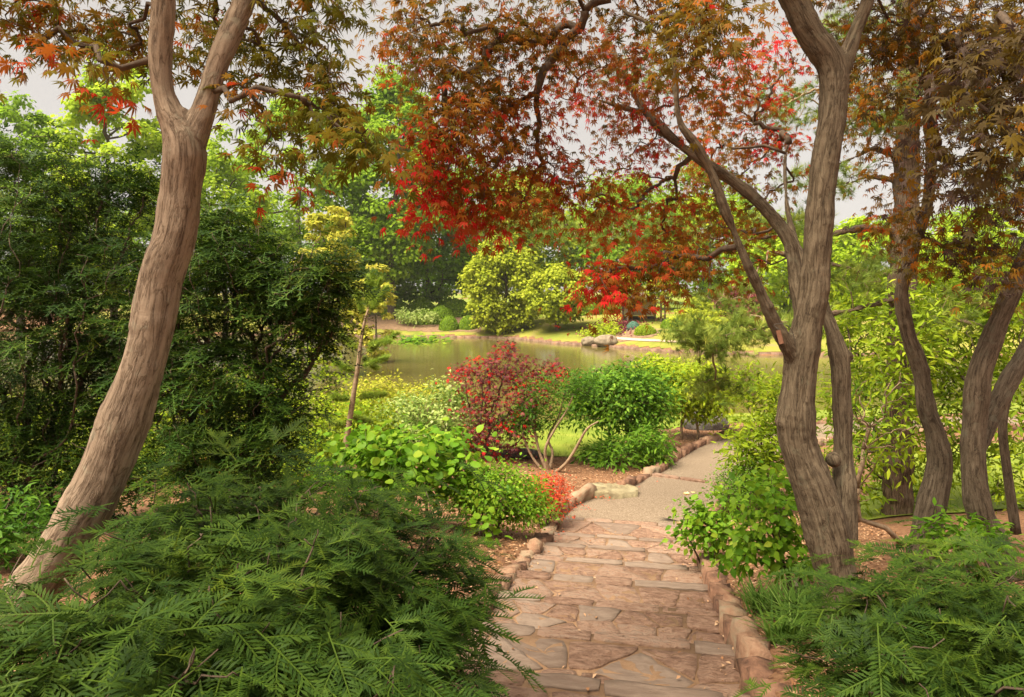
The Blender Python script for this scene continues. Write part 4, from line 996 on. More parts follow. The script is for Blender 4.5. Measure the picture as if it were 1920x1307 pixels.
S('viburnum_shrub', 'pale variegated shrub mass left of the red maple', 'shrub', G(800, 15.5), [E(800, 785, 15.5, 75, 40), E(740, 800, 15.2, 50, 45), E(860, 790, 15.6, 50, 50), E(850, 735, 15.8, 30, 22), E(770, 830, 15, 60, 40)], 330, 26, 'leafcard', .105, M['l_varieg'], 'twig_tan', .14, 7, tint0=.46, tintv=.34, rtip=.004)
S('spirea_shrub', 'wispy yellow-green shrub at the water edge behind the young pine', 'shrub', G(745, 20), [E(725, 745, 20, 40, 28), E(800, 745, 20.5, 50, 18), E(690, 750, 19.5, 35, 36)], 170, 24, 'leafcard', .11, M['l_yellow'], 'twig_tan', .22, 6, tint0=.35, tintv=.3)
S('redbud_shrub', 'broad shrub with large rounded fresh green leaves', 'shrub', G(800, 9.3), [E(780, 850, 9.3, 90, 45), E(700, 850, 9.4, 60, 50), E(850, 870, 9.2, 50, 45), E(740, 905, 9.0, 80, 35), E(660, 870, 9.6, 45, 40)], 190, 9, 'round', .115, M['l_round'], 'twig', .15, 5, indiv=280, tint0=.52, tintv=.3, up=.9, droop=.2)
S('redbud_shrub', 'short sprig of round leaves low beside the mulch', 'shrub', G(905, 8.3), [E(915, 985, 8.3, 26, 16)], 9, 3, 'round', .11, M['l_round'], 'twig', .07, 2, indiv=18, tint0=.6, up=.8)
S('spirea_shrub', 'light green fine-leaved shrub next to the scarlet azalea', 'shrub', G(930, 9.1), [E(930, 925, 9.1, 75, 48), E(880, 915, 9.2, 45, 40), E(980, 945, 9.1, 36, 34)], 260, 24, 'ovate', .062, M['l_round'], 'twig', .095, 8, tint0=.62, tintv=.3)
S('azalea_shrub', 'small scarlet red azalea in flower on the mulch', 'azalea', G(1030, 10.7), [E(1030, 920, 10.7, 34, 24), E(1010, 915, 10.8, 24, 18), E(1045, 945, 10.6, 20, 14)], 110, 20, 'lance', .06, M['l_red'], 'twig', .075, 6, tint0=.35, tintv=.4)
S('azalea_shrub', 'green lower leaves of a small azalea under the scarlet flowers', 'azalea', G(1018, 10.5), [E(1018, 955, 10.5, 36, 14)], 40, 20, 'lance', .06, M['l_shrubG'], 'twig', .07, 5, tint0=.5)
c = W(1007, 968, 10.2); v, f, t = scatter(*TP['round'], np.repeat(c[None], 8, 0), frame(rng.normal(size=(8, 3)), rng.normal(size=(8, 3))), .05, rng.random(8))
tag(link('flower', mesh_np('flower', v, f, t, mat=M['petal_pink'])), 'single pink blossom at the foot of the scarlet azalea', 'flower')
# behind the left beds: fill of light shrubs down to the lawn
S('viburnum_shrub', 'light green shrub behind the large rounded leaves', 'shrub', G(620, 12.5), [E(630, 800, 12.5, 70, 60), E(690, 790, 12.4, 45, 45), E(560, 850, 12, 60, 50)], 220, 22, 'leafcard', .09, M['l_shrubY'], 'twig', .13, 6, tint0=.5, tintv=.34)
S('viburnum_shrub', 'bright leafy shrub seen through gaps of the broad yew', 'shrub', G(420, 13), [E(430, 760, 13, 120, 80), E(560, 720, 13.5, 80, 90), E(300, 780, 13, 100, 80)], 260, 20, 'leafcard', .11, M['l_shrubY'], 'twig', .2, 6, tint0=.5, tintv=.34)
S('viburnum_shrub', 'green shrub low behind the tall yew stems', 'shrub', G(90, 12), [E(90, 820, 12, 120, 80), E(220, 840, 12, 80, 70)], 200, 20, 'leafcard', .11, M['l_shrubY'], 'twig', .2, 6, tint0=.4, tintv=.34)
S('undergrowth_shrub', 'low dark green undergrowth at the foot of the tall yew', 'shrub', G(60, 7.6), [E(60, 965, 7.6, 110, 34), E(200, 960, 7.8, 70, 30)], 130, 16, 'lance', .09, M['l_shrubG'], 'twig', .1, 6, tint0=.3)
S('undergrowth_shrub', 'low dark green undergrowth below the broad yew', 'shrub', G(520, 8.2), [E(480, 915, 8.2, 100, 26), E(610, 925, 8.4, 70, 28)], 130, 16, 'lance', .09, M['l_shrubG'], 'twig', .1, 6, tint0=.35)
S('undergrowth_shrub', 'dark low bush left of the leaning trunk base', 'shrub', G(10, 5.4), [E(10, 985, 5.4, 70, 50), E(-40, 1020, 5.0, 60, 50)], 110, 16, 'lance', .08, M['l_shrubG'], 'twig', .09, 5, tint0=.2)
S('azalea_shrub', 'red-flowering azalea glimpsed under the broad yew', 'azalea', G(385, 9.6), [E(385, 892, 9.6, 30, 14)], 40, 14, 'lance', .06, M['l_red'], 'twig', .08, 4, tint0=.4)

# right bed
S('rose_bush', 'glossy green rose bush with a cream yellow bloom beside the path', 'rose bush', G(1330, 7.6), [E(1315, 985, 7.6, 42, 28), E(1350, 960, 7.7, 34, 24), E(1360, 1010, 7.5, 40, 25), E(1300, 955, 7.6, 16, 14)], 75, 12, 'wide', .085, M['l_round'], 'twig', .085, 4, indiv=200, tint0=.58, tintv=.28, up=.8, droop=.35)
def bloom(label, c, s, n=24):
    root = thing('rose_bloom', label, 'flower', tuple(c), 'yellow roses beside the path')
    for k in range(n):
        a = k * 2.4; r_ = k / n; n_ = np.array([math.cos(a) * (.9 - r_ * .8), math.sin(a) * (.9 - r_ * .8), .35 + r_ * .5])
        R = frame(np.array([[-n_[0], -n_[1], 1.0]]), np.array([n_]))
        v, f, t = scatter(*TP['round'], np.zeros((1, 3)), R, s * (.75 + .2 * random.random()), np.array([.2 + .7 * (1 - r_)]))
        if k < 14: link('petal', mesh_np('petal', v, f, t, mat=M['petal']), root)
bloom('open cream yellow rose on the tallest stem', W(1287, 928, 7.55), .045); bloom('half-open yellow rose bud beside the open bloom', W(1299, 925, 7.6), .028); bloom('pale rose bloom hanging low over the gravel', W(1272, 982, 7.5), .038)
S('lance_shrub', 'tall shrub with long drooping lance leaves left of the thick maple', 'shrub', G(1492, 5.75), [E(1450, 990, 5.8, 50, 42), E(1410, 1020, 5.8, 40, 34), E(1490, 1040, 5.8, 34, 40), E(1430, 940, 5.9, 42, 34), E(1470, 900, 6.2, 40, 40)], 95, 11, 'wide', .085, M['l_round'], 'twig', .10, 7, indiv=260, tint0=.55, tintv=.28, up=.7, droop=.55, stemsd=.03)
S('boxwood_shrub', 'compact dark boxwood bordering the gravel', 'shrub', G(1375, 11.2), [E(1375, 915, 11.2, 44, 32), E(1410, 905, 11.2, 38, 36)], 170, 26, 'ovate', .042, M['l_shrubG'], 'twig', .075, 5, tint0=.52, tintv=.3)
S('rhododendron', 'yellowish green leafy rhododendron leaning over the lower path', 'shrub', G(1430, 11.6), [E(1420, 830, 11.6, 50, 50), E(1450, 760, 11.8, 50, 50), E(1440, 880, 11.5, 40, 40), E(1400, 860, 11.4, 26, 26), E(1400, 720, 12.4, 36, 30)], 230, 16, 'lance', .13, M['l_shrubY'], 'twig', .14, 6, tint0=.46, tintv=.34, indiv=60)
S('rhododendron', 'leafy green rhododendron bank behind the maple stems', 'shrub', G(1660, 11), [E(1620, 760, 10.6, 70, 80), E(1660, 640, 11.0, 90, 80), E(1600, 890, 9.8, 60, 60), E(1580, 560, 12, 60, 60), E(1720, 880, 10.2, 60, 60), E(1690, 640, 8.7, 60, 90), E(1680, 800, 8.6, 50, 60)], 440, 17, 'lance', .13, M['l_shrubY'], 'twig', .15, 7, tint0=.40, tintv=.34)
S('rhododendron', 'tall rhododendron thicket between the two right-hand maples', 'shrub', G(1820, 10.2), [E(1800, 640, 10.5, 90, 90), E(1880, 600, 10, 80, 90), E(1790, 780, 10, 70, 70), E(1890, 780, 9.5, 60, 90), E(1800, 530, 11, 100, 50), E(1900, 920, 9, 50, 50)], 420, 17, 'lance', .13, M['l_shrubY'], 'twig', .15, 7, tint0=.38, tintv=.34)
S('rhododendron', 'low bright green shrub at the foot of the rightmost maple', 'shrub', G(1800, 5.2), [E(1800, 1010, 5.2, 60, 30)], 40, 14, 'lance', .09, M['l_round'], 'twig', .08, 4, tint0=.45, indiv=60, droop=.3)
S('azalea_shrub', 'bare pale-twigged azalea in front of the pine trunk', 'shrub', G(1700, 7.2), [E(1640, 820, 7.2, 50, 60), E(1620, 740, 7.3, 40, 60), E(1690, 760, 7.2, 50, 60), E(1600, 930, 7.2, 30, 30)], 60, 5, 'lance', .06, M['l_shrubG'], 'twig_tan', .06, 4, tint0=.5, rtip=.004, stemr=.028, stemsd=.04, shell=.2)
thn = thing('vine_stem', 'dark twisting bare stem near the right frame edge', 'shrub', tuple(G(1905, 6.6)))
q = smooth_path([np.r_[W(a, b_, 6.6) - np.array(thn.location), w_ / 2 / 1300 * 6.6] for a, b_, w_ in ((1905, 1000, 18), (1888, 880, 16), (1880, 800, 15), (1892, 740, 13), (1915, 700, 11), (1950, 640, 9))], 6)
link('stem', tubes_mesh('stem', [(q[:, :3], q[:, 3], 8)], M['bark_back']), thn)
# liriope tufts
for k, (px, Y, h, lab) in enumerate(((1432, 5.25, .22, 'grassy liriope tuft standing alone by the kerb'), (1475, 5.0, .24, 'grassy liriope tuft second from the kerb'), (1500, 4.7, .26, 'broad liriope tuft touching the right yew bush'), (1470, 4.5, .22, 'liriope tuft nearest the large kerb stones'), (1525, 5.1, .22, 'liriope tuft under the thick maple trunk'))):
    b_ = G(px, Y); n_ = 150; a = rng.uniform(0, 6.28, n_); lean = rng.uniform(.2, 1.0, n_)
    tip = np.stack([np.cos(a) * lean, np.sin(a) * lean, np.ones(n_)], -1); nor = np.stack([-np.cos(a), -np.sin(a), lean], -1)
    tv, tf = TP['blade']; tv = tv.copy(); tv[:, 2] *= -3.0; tv[:, 2] = -np.array([0, 0, .06, .06, .32]); tv[:, 0] *= .8
    v, f, t = scatter(tv, tf, np.stack([rng.normal(size=n_) * .06, rng.normal(size=n_) * .06, np.zeros(n_)], -1), frame(-nor * -1, tip), h * rng.uniform(.7, 1.4, n_), rng.beta(2, 2, n_))
    tag(link('liriope_tuft', mesh_np('liriope_tuft', v, f, t, mat=M['l_lirio']), None, tuple(b_)), lab, 'grass tuft', 'liriope edging the right bed')

# ------------------------------------------------------------------ pines
def tuft(seed, n=36, L=.11, w=.0016, cone=1.0):
    r = np.random.default_rng(seed); V, F = [], []
    for i in range(n):
        d = np.array([r.normal() * cone, 1.0, r.normal() * cone]); d /= np.linalg.norm(d); x = np.cross(d, [0.3, .1, 1]); x /= np.linalg.norm(x)
        p = np.array([0, -r.random() * .5 * L, 0]); ln = L * r.uniform(.75, 1.15); k = len(V)
        V += [p - x * w, p + x * w, p + d * ln]; F.append((k, k + 1, k + 2))
    return np.array(V), np.array(F)
def pine_foliage(root, base, C, out, nt, size, mat, w=.0022, spread=.1, cone=.7, n=34, tint0=.5):
    tp = tuft(5, n, 1.0, w / size, cone); k = len(C) * nt; ci = np.repeat(np.arange(len(C)), nt)
    off = rng.normal(size=(k, 3)) * spread * np.array([1, 1, .5]); tip = nrm(out[ci] * .8 + rng.normal(size=(k, 3)) * .5 + np.array([0, 0, .35]))
    v, f, t = scatter(*tp, C[ci] + off - base, frame(rng.normal(size=(k, 3)), tip), size * rng.uniform(.8, 1.2, k), np.clip(tint0 + rng.normal(size=k) * .2, 0, 1))
    o = link('needles', mesh_np('needles', v, f, t, mat=mat), root); o['kind'] = 'stuff'
# big pine behind the two right maples
DP = 9.6; bp_ = G(1690, DP); pine = thing('pine_tree', 'pine with deeply cracked plated trunk behind the second maple', 'pine tree', tuple(bp_))
lm = [limb(DP, (1682, 1075, 76), (1682, 980, 68), (1684, 860, 65), (1688, 700, 62), (1694, 500, 59), (1700, 340, 56), (1703, 200, 52), (1704, 60, 48), (1705, -200, 40), (1710, -500, 26))]
for row in ([(1690, 440, 20), (1620, 428, 18), (1560, 440, 14, 9.2), (1480, 440, 10, 9), (1400, 450, 7, 8.8)], [(1695, 300, 18), (1640, 280, 14), (1590, 300, 12, 9.2), (1520, 330, 8, 9)], [(1695, 345, 16), (1630, 330, 12, 9.9), (1580, 350, 10, 10.2), (1540, 350, 7, 10.4)],
            [(1690, 560, 18), (1600, 580, 14, 9.2), (1500, 600, 11, 8.9), (1400, 620, 9, 8.7), (1300, 640, 6, 8.6)], [(1690, 520, 16), (1580, 500, 12, 10.2), (1440, 470, 9, 10.8), (1300, 440, 7, 11.2), (1150, 425, 5, 11.6), (990, 420, 3, 12)],
            [(1698, 230, 16), (1780, 190, 12, 9), (1880, 200, 9, 8.6)], [(1700, 120, 14), (1600, 60, 10, 9), (1520, 40, 8, 8.8)], [(1692, 620, 14), (1780, 600, 10, 9.2), (1880, 620, 8, 9)]):
    lm.append(limb(DP, *row))
o, pth = bark_solid('trunk', [[np.r_[np.asarray(q[:3]) - bp_, q[3] * .78] for q in L] for L in lm], M['bark_pine'], .03, pine, .03)
C = []
for (px, py, Y, rx_, ry_, n) in ((1010, 430, 12, 70, 30, 30), (1130, 430, 11.6, 80, 40, 34), (1250, 450, 11.2, 80, 50, 34), (1340, 640, 8.7, 60, 25, 30), (1300, 620, 8.6, 30, 22, 14), (1420, 610, 8.9, 50, 30, 20), (1340, 720, 9, 40, 30, 14), (1500, 600, 9, 40, 30, 12),
                                 (1480, 430, 9.2, 80, 30, 24), (1600, 200, 9.5, 60, 60, 24), (1540, 330, 9.2, 60, 30, 18), (1680, 200, 9.2, 60, 60, 20), (1480, 200, 10, 70, 80, 26), (1600, 60, 9.5, 90, 60, 26), (1820, 200, 9, 80, 60, 24), (1880, 330, 9, 60, 60, 18), (1620, 520, 9.4, 60, 40, 16),
                                 (1780, 590, 9.3, 60, 40, 16), (1370, 560, 10.5, 60, 30, 16), (1200, 140, 10.5, 60, 60, 10), (1650, 500, 10, 60, 40, 12)):
    c_, r_ = E(px, py, Y, rx_, ry_); C.append(ell_points(n, c_, r_, .1)[0])
C = np.concatenate(C); rr = np.concatenate([P[6:, :3] for P in pth[1:]] + [pth[0][24:, :3]]) + bp_
nodes, par = spanning(rr, C, .2); branch_parts(pine, bp_, nodes, par, len(rr), M['twig_tan'], .0035, .5, .022, .1, 4)
pine_foliage(pine, bp_, C, nrm(nodes[len(rr):] - nodes[par[len(rr):]]), 9, .12, M['l_pine'], .0032, .13, .8, 24, .5)
# young pine between the yew and the pond
by = G(642, 11.5); yp = thing('young_pine', 'slim young pine sapling with bottlebrush shoots before the pond', 'pine tree', tuple(by))
q = smooth_path([np.r_[W(a, b_, 11.5) - by, w_ / 2 / 1300 * 11.5] for a, b_, w_ in ((642, 935, 14), (648, 840, 12), (660, 760, 10), (672, 680, 8), (680, 620, 6), (690, 580, 4))], 6)
link('trunk', tubes_mesh('trunk', [(q[:, :3], q[:, 3], 8)], M['twig_tan']), yp)
sh = []
for (x0, y0, x1, y1, d) in ((688, 590, 712, 525, 0), (688, 590, 690, 520, .1), (686, 595, 726, 540, -.1), (684, 600, 668, 545, .1), (676, 650, 730, 640, -.2), (674, 660, 640, 630, .2), (674, 665, 705, 690, .3), (670, 690, 725, 670, -.3), (668, 700, 630, 680, 0), (662, 745, 720, 740, .2), (660, 750, 625, 745, -.2), (655, 780, 690, 790, .3), (652, 800, 620, 790, 0), (690, 585, 700, 510, .1), (672, 670, 745, 625, -.1)):
    a, b_ = W(x0, y0, 11.5), W(x1, y1, 11.5 + d); sh.append(np.array([a, (a + b_) / 2 - [0, 0, .02], b_]))
link('shoots', tubes_mesh('shoots', [(p - by, [.008, .006, .004], 4) for p in sh], M['twig_tan']), yp)
cc, oo = [], []
for p in sh:
    for t in np.linspace(.3, 1, 12): cc.append(p[0] + (p[2] - p[0]) * t); oo.append(p[2] - p[0])
pine_foliage(yp, by, np.array(cc), nrm(np.array(oo)), 4, .12, M['l_youngpine'], .005, .012, .5, 26, .7)

# ------------------------------------------------------------------ far bank: trees
def far_tree(name, label, px, Y, top_py, w_px, mat, base_z=None, ncl=80, nlf=150, leaf=.34, trunk=.45, crown_from=.25, seed=0, shape=1.0, open_=.5, group=None, clump=.13, tint0=.5, flatc=.85, droop=0, x=None):
    nlf = int(nlf * .85); leaf *= 1.28
    x = (px - 960) / 1300 * Y if x is None else x; b_ = np.array([x, Y, gz(x, Y)]); root = thing(name, label, 'tree', tuple(b_), group)
    H = EYE + (545 - top_py) / 1300 * Y - b_[2]; Wd = w_px / 1300 * Y
    c0 = crown_from * H; hc = H - c0; r = np.random.default_rng(seed)
    d = nrm(r.normal(size=(ncl, 3))); k = r.random(ncl) ** .4
    k = open_ + (1 - open_) * k
    C = np.stack([d[:, 0] * k * Wd / 2 * (1 - .0 * d[:, 2]), d[:, 1] * k * Wd / 2 * .8, c0 + hc * .5 + d[:, 2] * k * hc * .5], -1)
    tpr = np.clip((C[:, 2] - c0) / hc, 0, 1); wfac = np.interp(tpr, [0, .25, .6, 1], [.8, 1, .92, .55 * shape]); C[:, :2] *= wfac[:, None]
    C[:, 2] += r.normal(size=ncl) * .02 * H
    tr = np.array([[0, 0, -.3], [.01 * H * r.normal(), 0, .2 * H], [.015 * H * r.normal(), .01 * H * r.normal(), .45 * H], [.02 * H * r.normal(), 0, .72 * H]])
    tp_ = smooth_path(tr, 5); rad = np.linspace(trunk, trunk * .3, len(tp_))
    link('trunk', tubes_mesh('trunk', [(tp_, rad, 9)], M['far_wood']), root)
    rt = tp_[4:]; nodes, par = spanning(rt, C, .35)
    branch_parts(root, np.zeros(3), nodes, par, len(rt), M['far_wood'], .03, .55, trunk * .45, .06, 5, name='limb')
    cr = clump * min(H, Wd) * r.uniform(.65, 1.25, ncl); K = ncl * nlf; ci = np.repeat(np.arange(ncl), nlf)
    dd = nrm(r.normal(size=(K, 3))); dd[:, 2] = np.where(dd[:, 2] < -.35, -dd[:, 2], dd[:, 2]); kk = r.random(K) ** .5 * (1 + .15 * r.normal(size=K))
    off = dd * kk[:, None] * cr[ci][:, None] * np.array([1, 1, flatc]); off[:, 2] -= droop * (off[:, 0] ** 2 + off[:, 1] ** 2) / cr[ci]
    nor = nrm(dd * .8 + np.array([0, 0, .5]) + r.normal(size=(K, 3)) * .45); tip = nrm(dd + r.normal(size=(K, 3)) * .7 + np.array([0, 0, -.4 - droop]))
    ti = np.clip(tint0 + (r.normal(size=ncl) * .12)[ci] + r.normal(size=K) * .17, 0, 1)
    v, f, t = scatter(*TP['card'], C[ci] + off, frame(nor, tip), leaf * r.uniform(.6, 1.3, K), ti)
    o = link('crown', mesh_np('crown', v, f, t, mat=mat), root); o['kind'] = 'stuff'
    return root

far_tree('oak_tree', 'tallest full green oak with dense rounded crown across the pond', 735, 88, 148, 260, M['l_oak'], ncl=170, nlf=250, leaf=.40, trunk=.6, crown_from=.14, seed=3, clump=.115, tint0=.55)
far_tree('elm_tree', 'open pale green tree whose spreading bare limbs show against the sky', 560, 86, 190, 250, M['l_oak'], ncl=110, nlf=130, leaf=.36, trunk=.5, crown_from=.3, seed=8, open_=.8, clump=.09, tint0=.6)
far_tree('lime_tree', 'bright lime green tree rising behind the V of the leaning maple', 215, 62, 100, 250, M['l_lime'], ncl=130, nlf=170, leaf=.33, trunk=.4, crown_from=.15, seed=5, clump=.095, tint0=.55)
far_tree('oak_tree', 'green tree with airy crown at the left frame edge', 40, 70, 185, 230, M['l_oak'], ncl=110, nlf=150, leaf=.36, trunk=.45, crown_from=.2, seed=11, clump=.095, tint0=.5)
far_tree('lime_tree', 'rounded bright green tree just right of the leaning trunk', 420, 72, 250, 200, M['l_lime'], ncl=90, nlf=150, leaf=.34, trunk=.35, crown_from=.1, seed=13, clump=.12, tint0=.4)
far_tree('dark_tree', 'dark green layered tree left of the pale weeping tree', 800, 95, 345, 210, M['l_dark'], ncl=95, nlf=170, leaf=.36, trunk=.4, crown_from=.06, seed=17, clump=.15, flatc=.55, tint0=.6)
far_tree('dark_tree', 'dark green tree with tiered boughs above the clipped mounds', 690, 96, 380, 200, M['l_oak'], ncl=90, nlf=170, leaf=.36, trunk=.35, crown_from=.06, seed=19, clump=.15, flatc=.55, tint0=.3)
far_tree('dark_tree', 'shadowy green tree standing behind the weeping tree', 910, 100, 300, 260, M['l_dark'], ncl=100, nlf=150, leaf=.42, trunk=.4, crown_from=.05, seed=23, clump=.13, tint0=.6)
far_tree('yellow_tree', 'small pale yellow tree glowing above the broad yew', 610, 42, 365, 150, M['l_yellow'], ncl=70, nlf=90, leaf=.20, trunk=.12, crown_from=.15, seed=29, clump=.12, flatc=.35, tint0=.45)
far_tree('yellow_tree', 'pale cream-yellow shrub-tree beside the tiered dark tree', 705, 50, 478, 80, M['l_yellow'], ncl=40, nlf=80, leaf=.2, trunk=.1, crown_from=.1, seed=31, clump=.14, flatc=.35, tint0=.55)
far_tree('weeping_tree', 'pale green weeping tree trailing to the water across the pond', 945, 77.5, 440, 150, M['l_willow'], ncl=130, nlf=190, leaf=.28, trunk=.3, crown_from=.02, seed=37, clump=.13, droop=.5, tint0=.5)
far_tree('weeping_tree', 'low spreading pale green tree next to the weeping one', 1045, 73, 500, 130, M['l_willow'], ncl=80, nlf=150, leaf=.28, trunk=.25, crown_from=.16, seed=41, clump=.13, droop=.3, tint0=.45)
far_tree('weeping_tree', 'hazy yellow-green tree top behind the weeping one', 1000, 95, 340, 230, M['l_willow'], ncl=90, nlf=150, leaf=.38, trunk=.3, crown_from=.08, seed=43, clump=.13, tint0=.35)
far_tree('bank_tree', 'mid green tree behind the pavilion', 1180, 92, 350, 220, M['l_oak'], ncl=90, nlf=140, leaf=.38, trunk=.3, crown_from=.06, seed=47, clump=.13, tint0=.45)
far_tree('bank_tree', 'light green tree right of the pavilion roof', 1330, 88, 370, 240, M['l_lime'], ncl=90, nlf=140, leaf=.38, trunk=.3, crown_from=.06, seed=53, clump=.13, tint0=.4)
far_tree('bank_tree', 'pale tree in the gap between the maple stems', 1480, 80, 440, 260, M['l_lime'], ncl=90, nlf=140, leaf=.38, trunk=.3, crown_from=.06, seed=59, clump=.13, tint0=.5)
far_tree('bank_tree', 'green tree beyond the pine trunk', 1640, 75, 405, 230, M['l_lime'], ncl=80, nlf=140, leaf=.36, trunk=.3, crown_from=.06, seed=61, clump=.13, tint0=.45)
far_tree('bank_tree', 'green tree beyond the rightmost maple', 1850, 70, 400, 260, M['l_lime'], ncl=80, nlf=140, leaf=.36, trunk=.3, crown_from=.06, seed=67, clump=.13, tint0=.4)
far_tree('smoke_tree', 'brownish red tree past the cloud-pruned pine', 1385, 62, 535, 90, M['l_purple'], ncl=45, nlf=110, leaf=.22, trunk=.12, crown_from=.2, seed=71, clump=.15, tint0=.7)
# distant wood beyond, shared meshes
wood = far_tree('wood_tree', 'distant green wood tree leftmost of the row', -150, 120, 260, 300, M['l_oak'], ncl=90, nlf=130, leaf=.5, trunk=.4, crown_from=.05, seed=73, clump=.13, tint0=.4, group='distant wood behind the far bank')
labs = ['behind the tall dark yew', 'behind the lime green tree', 'just right of the leaning trunk', 'under the open spreading limbs', 'behind the tallest oak', 'behind the tiered dark tree', 'behind the weeping tree', 'behind the hazy tree top', 'behind the pavilion', 'behind the light green tree', 'between the maple stems', 'beyond the pine', 'rightmost of the row']
for k, lab in enumerate(labs):
    px = 0 + 165 * k; Y = 118 + 9 * math.sin(k * 2.1); x = (px - 960) / 1300 * Y
    o = wood.copy(); COL.objects.link(o); o.location = (x, Y, gz(x, Y)); sc_ = random.uniform(.62, .85); o.scale = (sc_ * 1.15, sc_ * 1.15, sc_ * (.8 if 3 <= k <= 4 else .68 if k > 8 else 1)); o.rotation_euler = (0, 0, k * 1.3)
    o['label'] = 'distant wood tree ' + lab
    for ch in wood.children:
        c2 = ch.copy(); COL.objects.link(c2); c2.parent = o

# clipped mounds
def mound_mesh():
    K = 5200; d = nrm(rng.normal(size=(K, 3))); d[:, 2] = np.abs(d[:, 2]) * 1.0 - .12; r_ = .93 + .09 * rng.random(K) + .05 * N1(d, 2.5)
    pos = d * r_[:, None]; nor = nrm(d + rng.normal(size=(K, 3)) * .5); tip = nrm(rng.normal(size=(K, 3)) + d * .6 + [0, 0, .3])
    v, f, t = scatter(*TP['card'], pos, frame(nor, tip), rng.uniform(.07, .14, K), np.clip(.5 + rng.normal(size=K) * .18, 0, 1))
    return v, f, t
mv, mf, mt_ = mound_mesh()
mme = {k: mesh_np('foliage', mv, mf, mt_, mat=M[k]) for k in ('l_clip', 'l_dark', 'l_shrubY', 'l_blue')}
core = None
def mound(px, Y, w, h, label, mk='l_clip'):
    b_ = G(px, Y); k = Y / 1300; root = thing('clipped_shrub', label, 'shrub', tuple(b_), 'clipped shrubs on the far bank')
    root.rotation_euler = (0, 0, random.uniform(0, 6)); root.scale = (w / 2 * k, w / 2 * k * .95, h * k)
    o = link('foliage', mme[mk], root); o['kind'] = 'stuff'
    global core
    if core is None:
        v, f, t, b2 = tube([(0, 0, -.1), (0, 0, .25), (0, 0, .6), (0, 0, .85)], [.2, .5, .5, .2], 10); core = mesh_np('branch_core', v, [f, t], mat=M['far_wood'])
    link('branch_core', core, root)
for a in ((745, 90, 60, 32, 'clipped mound at the end of the back row near the young pine'), (790, 90, 62, 38, 'dark clipped mound, tallest of the back row'), (850, 91, 80, 36, 'wide clipped mound between the tall mound and the weeping tree'), (800, 85, 56, 28, 'pale clipped mound in front of the tallest one'),
          (827, 85, 52, 34, 'bright clipped mound with orange flowers at its foot'), (842, 80.5, 38, 28, 'small clipped ball on the soil slope, nearer the lilies'), (877, 80.5, 36, 26, 'small clipped ball under the weeping tree'), (895, 82, 20, 12, 'tiny clipped shrub at the weeping branches'),
          (1105, 84, 60, 32, 'dark shrub right of the low spreading tree'), (1075, 86, 60, 30, 'dark shrub behind the low spreading tree'), (1140, 84, 50, 34, 'dark shrub left of the pavilion')):
    mound(*a)
mound(1210, 66, 44, 18, 'clipped oval shrub in front of the pavilion', 'l_shrubY'); mound(1187, 69, 26, 15, 'blue-green shrub by the pavilion post', 'l_blue'); mound(1256, 68, 36, 20, 'clipped green shrub right of the pavilion path'); mound(1272, 66, 30, 16, 'low clipped shrub next to the cloud-pruned pine')
S('azalea_shrub', 'light yellow-green shrub between the pale rocks', 'shrub', G(1132, 68), [E(1135, 622, 68, 26, 12), E(1115, 630, 68, 16, 9)], 60, 26, 'card', .26, M['l_shrubY'], 'twig', .35, 4, tint0=.7)
S('hosta_patch', 'pale yellow flowering patch in front of the clipped mounds', 'shrub', G(790, 83.5), [E(792, 594, 83.5, 34, 7), E(760, 590, 84, 20, 8)], 70, 22, 'card', .28, M['l_varieg'], 'twig', .4, 4, tint0=.6)
K = 1500; x = rng.normal(size=K) * 1.3 + 10.3; y = rng.normal(size=K) * 1.5 + 70.5
v, f, t = scatter(*TP['card'], np.c_[x, y, ground_z(x, y) + rng.random(K) * .3], frame(rng.normal(size=(K, 3)) + [0, 0, .8], rng.normal(size=(K, 3)) + [0, 0, .5]), .25, rng.random(K))
tag(link('groundcover', mesh_np('groundcover', v, f, t, mat=M['l_purple'])), 'low purple ground cover on the far slope', 'ground cover', kind='stuff')
# cloud-pruned pine on the far side
b_ = G(1312, 60); cp_ = thing('cloud_pine', 'cloud-pruned yellow-green pine with flat layered pads', 'pine tree', tuple(b_)); pads = []
for (px, py, rx_) in ((1312, 572, 26), (1290, 585, 26), (1330, 586, 28), (1275, 598, 24), (1310, 598, 36), (1345, 600, 24), (1290, 610, 28), (1325, 612, 30), (1300, 565, 16)):
    c_, r_ = E(px, py, 60 + random.uniform(-.8, .8), rx_, 5); pads.append((c_, r_))
nodes, par = spanning(np.array([b_, b_ + [.1, 0, .5], b_ + [0, 0, 1]]), np.array([q[0] for q in pads]), .3); link('branches', tubes_mesh('branches', [(p - b_, r, s_) for p, r, s_ in twig_tubes(nodes, par, 3, .03, .5, .1, .08, 5)], M['far_wood']), cp_)
for c_, r_ in pads:
    p, d = ell_points(420, (0, 0, 0), (r_[0], r_[1], r_[2] * 1.3), .3); v, f, t = scatter(*TP['card'], p, frame(d + [0, 0, .6] + rng.normal(size=(420, 3)) * .4, rng.normal(size=(420, 3)) + [0, 0, .6]), rng.uniform(.14, .26, 420), np.clip(.6 + rng.normal(size=420) * .2, 0, 1))
    o = link('pad', mesh_np('pad', v, f, t, mat=M['l_willow']), cp_, tuple(c_ - b_)); o['kind'] = 'stuff'
